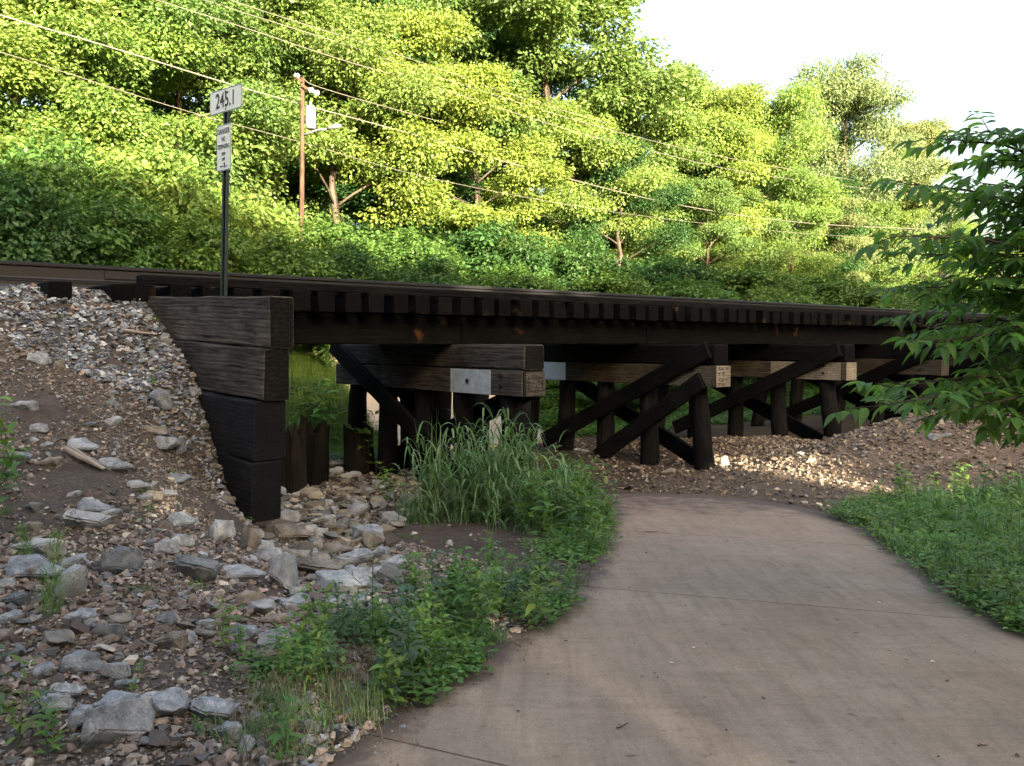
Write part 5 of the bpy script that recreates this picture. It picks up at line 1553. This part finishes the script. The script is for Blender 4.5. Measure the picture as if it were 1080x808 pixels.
PM = {}
def plant_mesh(key, data, mat):
    if (key, mat) not in PM: PM[(key, mat)] = mesh_np('leaves', *data[:2], M[mat], data[2], True)
    return PM[(key, mat)]
def plant(name, key, data, mat, g0, sc, label, cat, group=None):
    o = link(name, plant_mesh(key, data, mat), loc=(g0[0], g0[1], g0[2]-.01), rot=(random.uniform(-.1, .1), random.uniform(-.1, .1), random.uniform(0, 6.28)))
    o.scale = (sc, sc, sc*random.uniform(.85, 1.15)); tag(o, label, cat, group); return o
c = img_points(bedA, 150); c = c[vnoise(c[:, 0]*2.3, c[:, 1]*2.3) > .40]
for i, (x, y) in enumerate(c):
    plant('weed', 'h%d' % (i % 5), T_HERB[i % 5], ('weed', 'weed_yellow', 'weed', 'weed_blue')[i % 4], (x, y, float(height(x, y))), random.uniform(.5, 1.15), 'leafy weed in the bed along the left edge of the path', 'weed', 'leafy weeds left of the path')
c = img_points([(535, 560), (555, 520), (600, 512), (632, 535), (640, 575), (620, 598), (590, 588)], 46)
for i, (x, y) in enumerate(c):
    plant('weed', 'h%d' % (i % 5), T_HERB[i % 5], ('weed', 'weed_yellow', 'leaf_hedge')[i % 3], (x, y, float(height(x, y))), random.uniform(1.0, 1.9), 'bushy leafy weed at the right foot of the tall grass clump', 'weed', 'weeds beside the tall grass')
c = img_points(verge, 130)
for i, (x, y) in enumerate(c):
    plant('weed', 'h%d' % (i % 5), T_HERB[i % 5], ('weed', 'weed', 'weed_yellow')[i % 3], (x, y, float(height(x, y))), random.uniform(.6, 1.5), 'leafy weed in the green verge right of the path', 'weed', 'leafy weeds right of the path')
T_STALK = [herb(120+i, h=1.0, nodes=17, L=.07, Wr=.22, branches=3, droop=.3) for i in range(2)]
for (px, py, hp, sc_, lb_, mt) in ((515, 655, 150, 1, 'tallest thin-stalked weed standing in the bed halfway along the path edge', 'weed'),
                         (392, 700, 165, 1, 'thin upright seed stalk in front of the rubble', 'weed_blue'),
                         (372, 690, 90, 1, 'second thin stalk just left of the tallest seed stalk', 'weed')):
    g0 = ground(px, py); plant('weed_stalk', 's%d' % (px % 2), T_STALK[px % 2], mt, g0, hp/F*g0.y, lb_, 'weed')
FE = feather(5)
g0 = ground(52, 655); plant('feathery_plant', 'f', FE, 'weed', g0, 90/F*g0.y/.42, 'feathery fine-leaved plant in front of the grey slabs at left', 'plant')
g0 = ground(28, 600); plant('feathery_plant', 'f', FE, 'weed', g0, 60/F*g0.y/.42, 'smaller feathery plant against the left edge slab', 'plant')
for i, (px, py, hp, lb_, mt) in enumerate((
 (20, 790, 110, 'light green leafy plant in the bottom left corner', 'weed_yellow'), (50, 800, 70, 'low leafy plant right of the bottom left corner one', 'weed'),
 (-4, 740, 110, 'grey-green leafy plant at the left edge above the corner', 'weed_blue'), (46, 768, 60, 'small leafy plant between corner and largest boulder', 'weed_blue'),
 (148, 712, 20, 'tiny sprig beside the cream rounded stone', 'weed'), (140, 736, 40, 'small grassy sprig right of the cream rounded stone', 'weed_yellow'),
 (-8, 560, 105, 'tall weeds at the left edge high beside the bank', 'weed'), (-22, 520, 110, 'weed plant cut by the left edge of the view', 'weed_yellow'),
 (208, 785, 40, 'small weed in front of the pale pitted boulder', 'weed'), (300, 800, 70, 'leafy weed at the bottom by the gravel', 'weed'),
 (255, 700, 75, 'broad-leaved weed, leftmost of those above the boulders', 'weed'), (235, 690, 55, 'yellowish weed left of the broad-leaved one', 'weed_yellow'),
 (330, 500, 60, 'green sprig on the rubble beside the wide stump', 'weed'))):
    g0 = ground(px, py); k = i % 5; plant('weed', 'h%d' % k, T_HERB[k], mt, g0, hp/F*g0.y/.38, lb_, 'weed')
# vine-like plants round the stump and the first bent
for i, (px, py, hp, mt, lb_) in enumerate(((345, 478, 70, 'weed', 'leafy plant climbing behind the wide stump'), (378, 500, 95, 'weed', 'dark leafy plant growing over the low stump'), (330, 458, 50, 'weed_blue', 'pale weeds beyond the stumps'), (398, 520, 40, 'weed_yellow', 'small grassy plant in the wash'), (412, 530, 45, 'weed', 'low plant at the left foot of the tall grass'), (352, 455, 60, 'weed_yellow', 'light green plant under the first span'))):
    g0 = ground(px, py); k = (i+2) % 5; plant('weed', 'h%d' % k, T_HERB[k], mt, g0, hp/F*g0.y/.38, lb_, 'weed')

# tall arching grass clump
def big_grass():
    g = np.random.default_rng(31); c0 = ground(512, 552); n = 720
    base_ = np.array(c0[:]); P = []; D = []
    nc = 150
    X_ = g.normal(.05, .42, nc).clip(-.85, .95); Y_ = g.normal(.25, .25, nc).clip(-.2, .9)
    hc = g.uniform(.65, 1.42, nc)*(1-.35*np.abs(X_)/.9); hc = np.where(Y_ < .0, hc*.65, hc)
    lean = np.stack([X_*.28+g.normal(0, .10, nc), g.normal(0, .12, nc), np.ones(nc)], 1)
    P, D, S, Lg, W, DR = [], [], [], [], [], []
    for k in range(nc):
        z0 = float(height(X_[k]+base_[0], Y_[k]+base_[1]))-base_[2]-.03; r0 = np.array([X_[k], Y_[k], z0]); ax = norm(lean[k]); az = g.uniform(0, 6.28)
        P.append(r0); D.append(ax); S.append([math.cos(az), math.sin(az), 0]); Lg.append(hc[k]*1.12); W.append(.009); DR.append(.05)
        nl = int(g.integers(6, 10))
        for m_ in range(nl):
            t = (m_+.6)/nl; a = az+m_*math.pi+g.normal(0, .5); el = .25+.55*(1-t)*g.random()+.1
            d = np.array([math.cos(a)*el, math.sin(a)*el, 1.0])
            P.append(r0+ax*hc[k]*t); D.append(d); S.append([-math.sin(a), math.cos(a), g.normal(0, .25)]); Lg.append(g.uniform(.38, .78)*(1.1-.25*t)); W.append(g.uniform(.016, .032)); DR.append(g.uniform(.5, 1.45))
    P, D, S, Lg, W, DR = map(np.array, (P, D, S, Lg, W, DR)); n = len(P)
    # arching: blades travel outwards as they fall
    V, Fc, per = ribbon(P, D, S, Lg, W, DR, 10, 'blade', .12)
    Vv = V.reshape(n, 11, 3, 3); tt_ = (np.arange(11)/10)[None, :, None]**2
    Vv[..., :2] += (tt_[..., None]*(norm(D)[:, None, None, :2]*Lg[:, None, None, None]*DR[:, None, None, None]*.45))
    V = Vv.reshape(-1, 3)
    C = leafcols(n, per, .18, .07, g)
    o = link('tall_grass', mesh_np('tall_grass', V, Fc, M['grassblade'], C, True), loc=tuple(c0))
    tag(o, 'big clump of tall arching grass in front of the first bent', 'grass clump')
    # separate culm on the left
    c1 = ground(455, 545); V, Fc, C = tuft(33, 26, 1.55, .024, .05, .18, .6)
    o = link('tall_grass', mesh_np('tall_grass', V, Fc, M['grassblade'], C, True), loc=tuple(c1)); tag(o, 'narrow tuft of tall grass left of the big clump', 'grass clump')
    c1 = ground(440, 552); V, Fc, C = tuft(34, 60, .75, .014, .12, .4, .6)
    o = link('tall_grass', mesh_np('tall_grass', V, Fc, M['grassblade'], C, True), loc=tuple(c1)); tag(o, 'shorter finer grass at the left foot of the big clump', 'grass clump')
big_grass()
c1 = ground(1090, 545); V, Fc, C = tuft(35, 7, .75, .03, .03, .3, .4)
o = link('reed', mesh_np('reed', V, Fc, M['grassblade'], C, True), loc=tuple(c1), rot=(0, -.5, 0)); tag(o, 'single broad grass blades leaning in at the right edge', 'grass clump')

# twigs and leaves on the path
def twig(px, py, ln, ang, label, mat='deadleaf', rad=.004):
    g0 = Vector((*gp(px, py), 0)); g0.z = float(base(g0.y))+.008
    mb = MB(); d = Vector((math.cos(ang), math.sin(ang), 0)); pts = [d*ln*(t-.5)+Vector((-d.y, d.x, 0))*.08*ln*math.sin(t*5+px)+Vector((0, 0, rad*1.3)) for t in np.linspace(0, 1, 6)]
    mb.tube(pts, [rad, rad, rad*.9, rad*.8, rad*.6, rad*.4], 6); mb.tube([pts[2], pts[2]+Vector((-d.y*.3, d.x*.3, .02))*ln], rad*.5, 5)
    o = mb.build('twig', M[mat], None); o.location = g0; tag(o, label, 'twig')
twig(688, 562, .16, .1, 'dark twig lying across the far part of the path')
twig(941, 580, .30, .0, 'branched twig lying at the right edge of the path')
twig(657, 768, .08, .6, 'short curled twig near the bottom of the path')
twig(1037, 789, .05, .2, 'tiny twig in the lower right of the path')
twig(548, 683, .07, -.3, 'small twig on the left side of the path')
def pleaf(px, py, L_, label, mat, name='fallen_leaf'):
    g0 = Vector((*gp(px, py), 0)); g0.z = float(base(g0.y))+.012
    a = random.uniform(0, 6.28); V, Fc, per = ribbon([[0, 0, 0]], [[math.cos(a), math.sin(a), .25]], [[-math.sin(a), math.cos(a), .1]], L_, L_*.55, .35, 4, 'leaf', .25)
    o = link(name, mesh_np(name, V, Fc, M[mat], None, True), loc=g0); o.data.materials[0] = M[mat]
    tag(o, label, 'leaf')
for (x, y, l_, lb_, mt) in ((595, 677, .03, 'small dark leaf on the left half of the path', 'deadleaf'), (549, 752, .03, 'dark leaf low on the left part of the path', 'deadleaf'), (733, 684, .035, 'pale seed cluster on the middle of the path', 'whiteseed'),
 (706, 700, .03, 'pale bit of seed left of the path middle', 'whiteseed'), (986, 605, .07, 'brown curled leaf near the right edge of the path', 'deadleaf'), (925, 636, .035, 'white fleck just above the path joint', 'whiteseed'),
 (982, 698, .04, 'white fleck below the joint on the right side', 'whiteseed'), (1001, 719, .035, 'dark leaf lying below the white fleck on the right', 'deadleaf'), (766, 771, .025, 'dark speck of leaf near the sun patch', 'deadleaf'),
 (803, 737, .03, 'dark leaf right of the sun patch', 'deadleaf'), (1073, 800, .035, 'dark leaf in the bottom right corner', 'deadleaf'), (1010, 632, .05, 'dark leaf where the joint meets the verge', 'deadleaf')):
    pleaf(x, y, l_, lb_, mt)
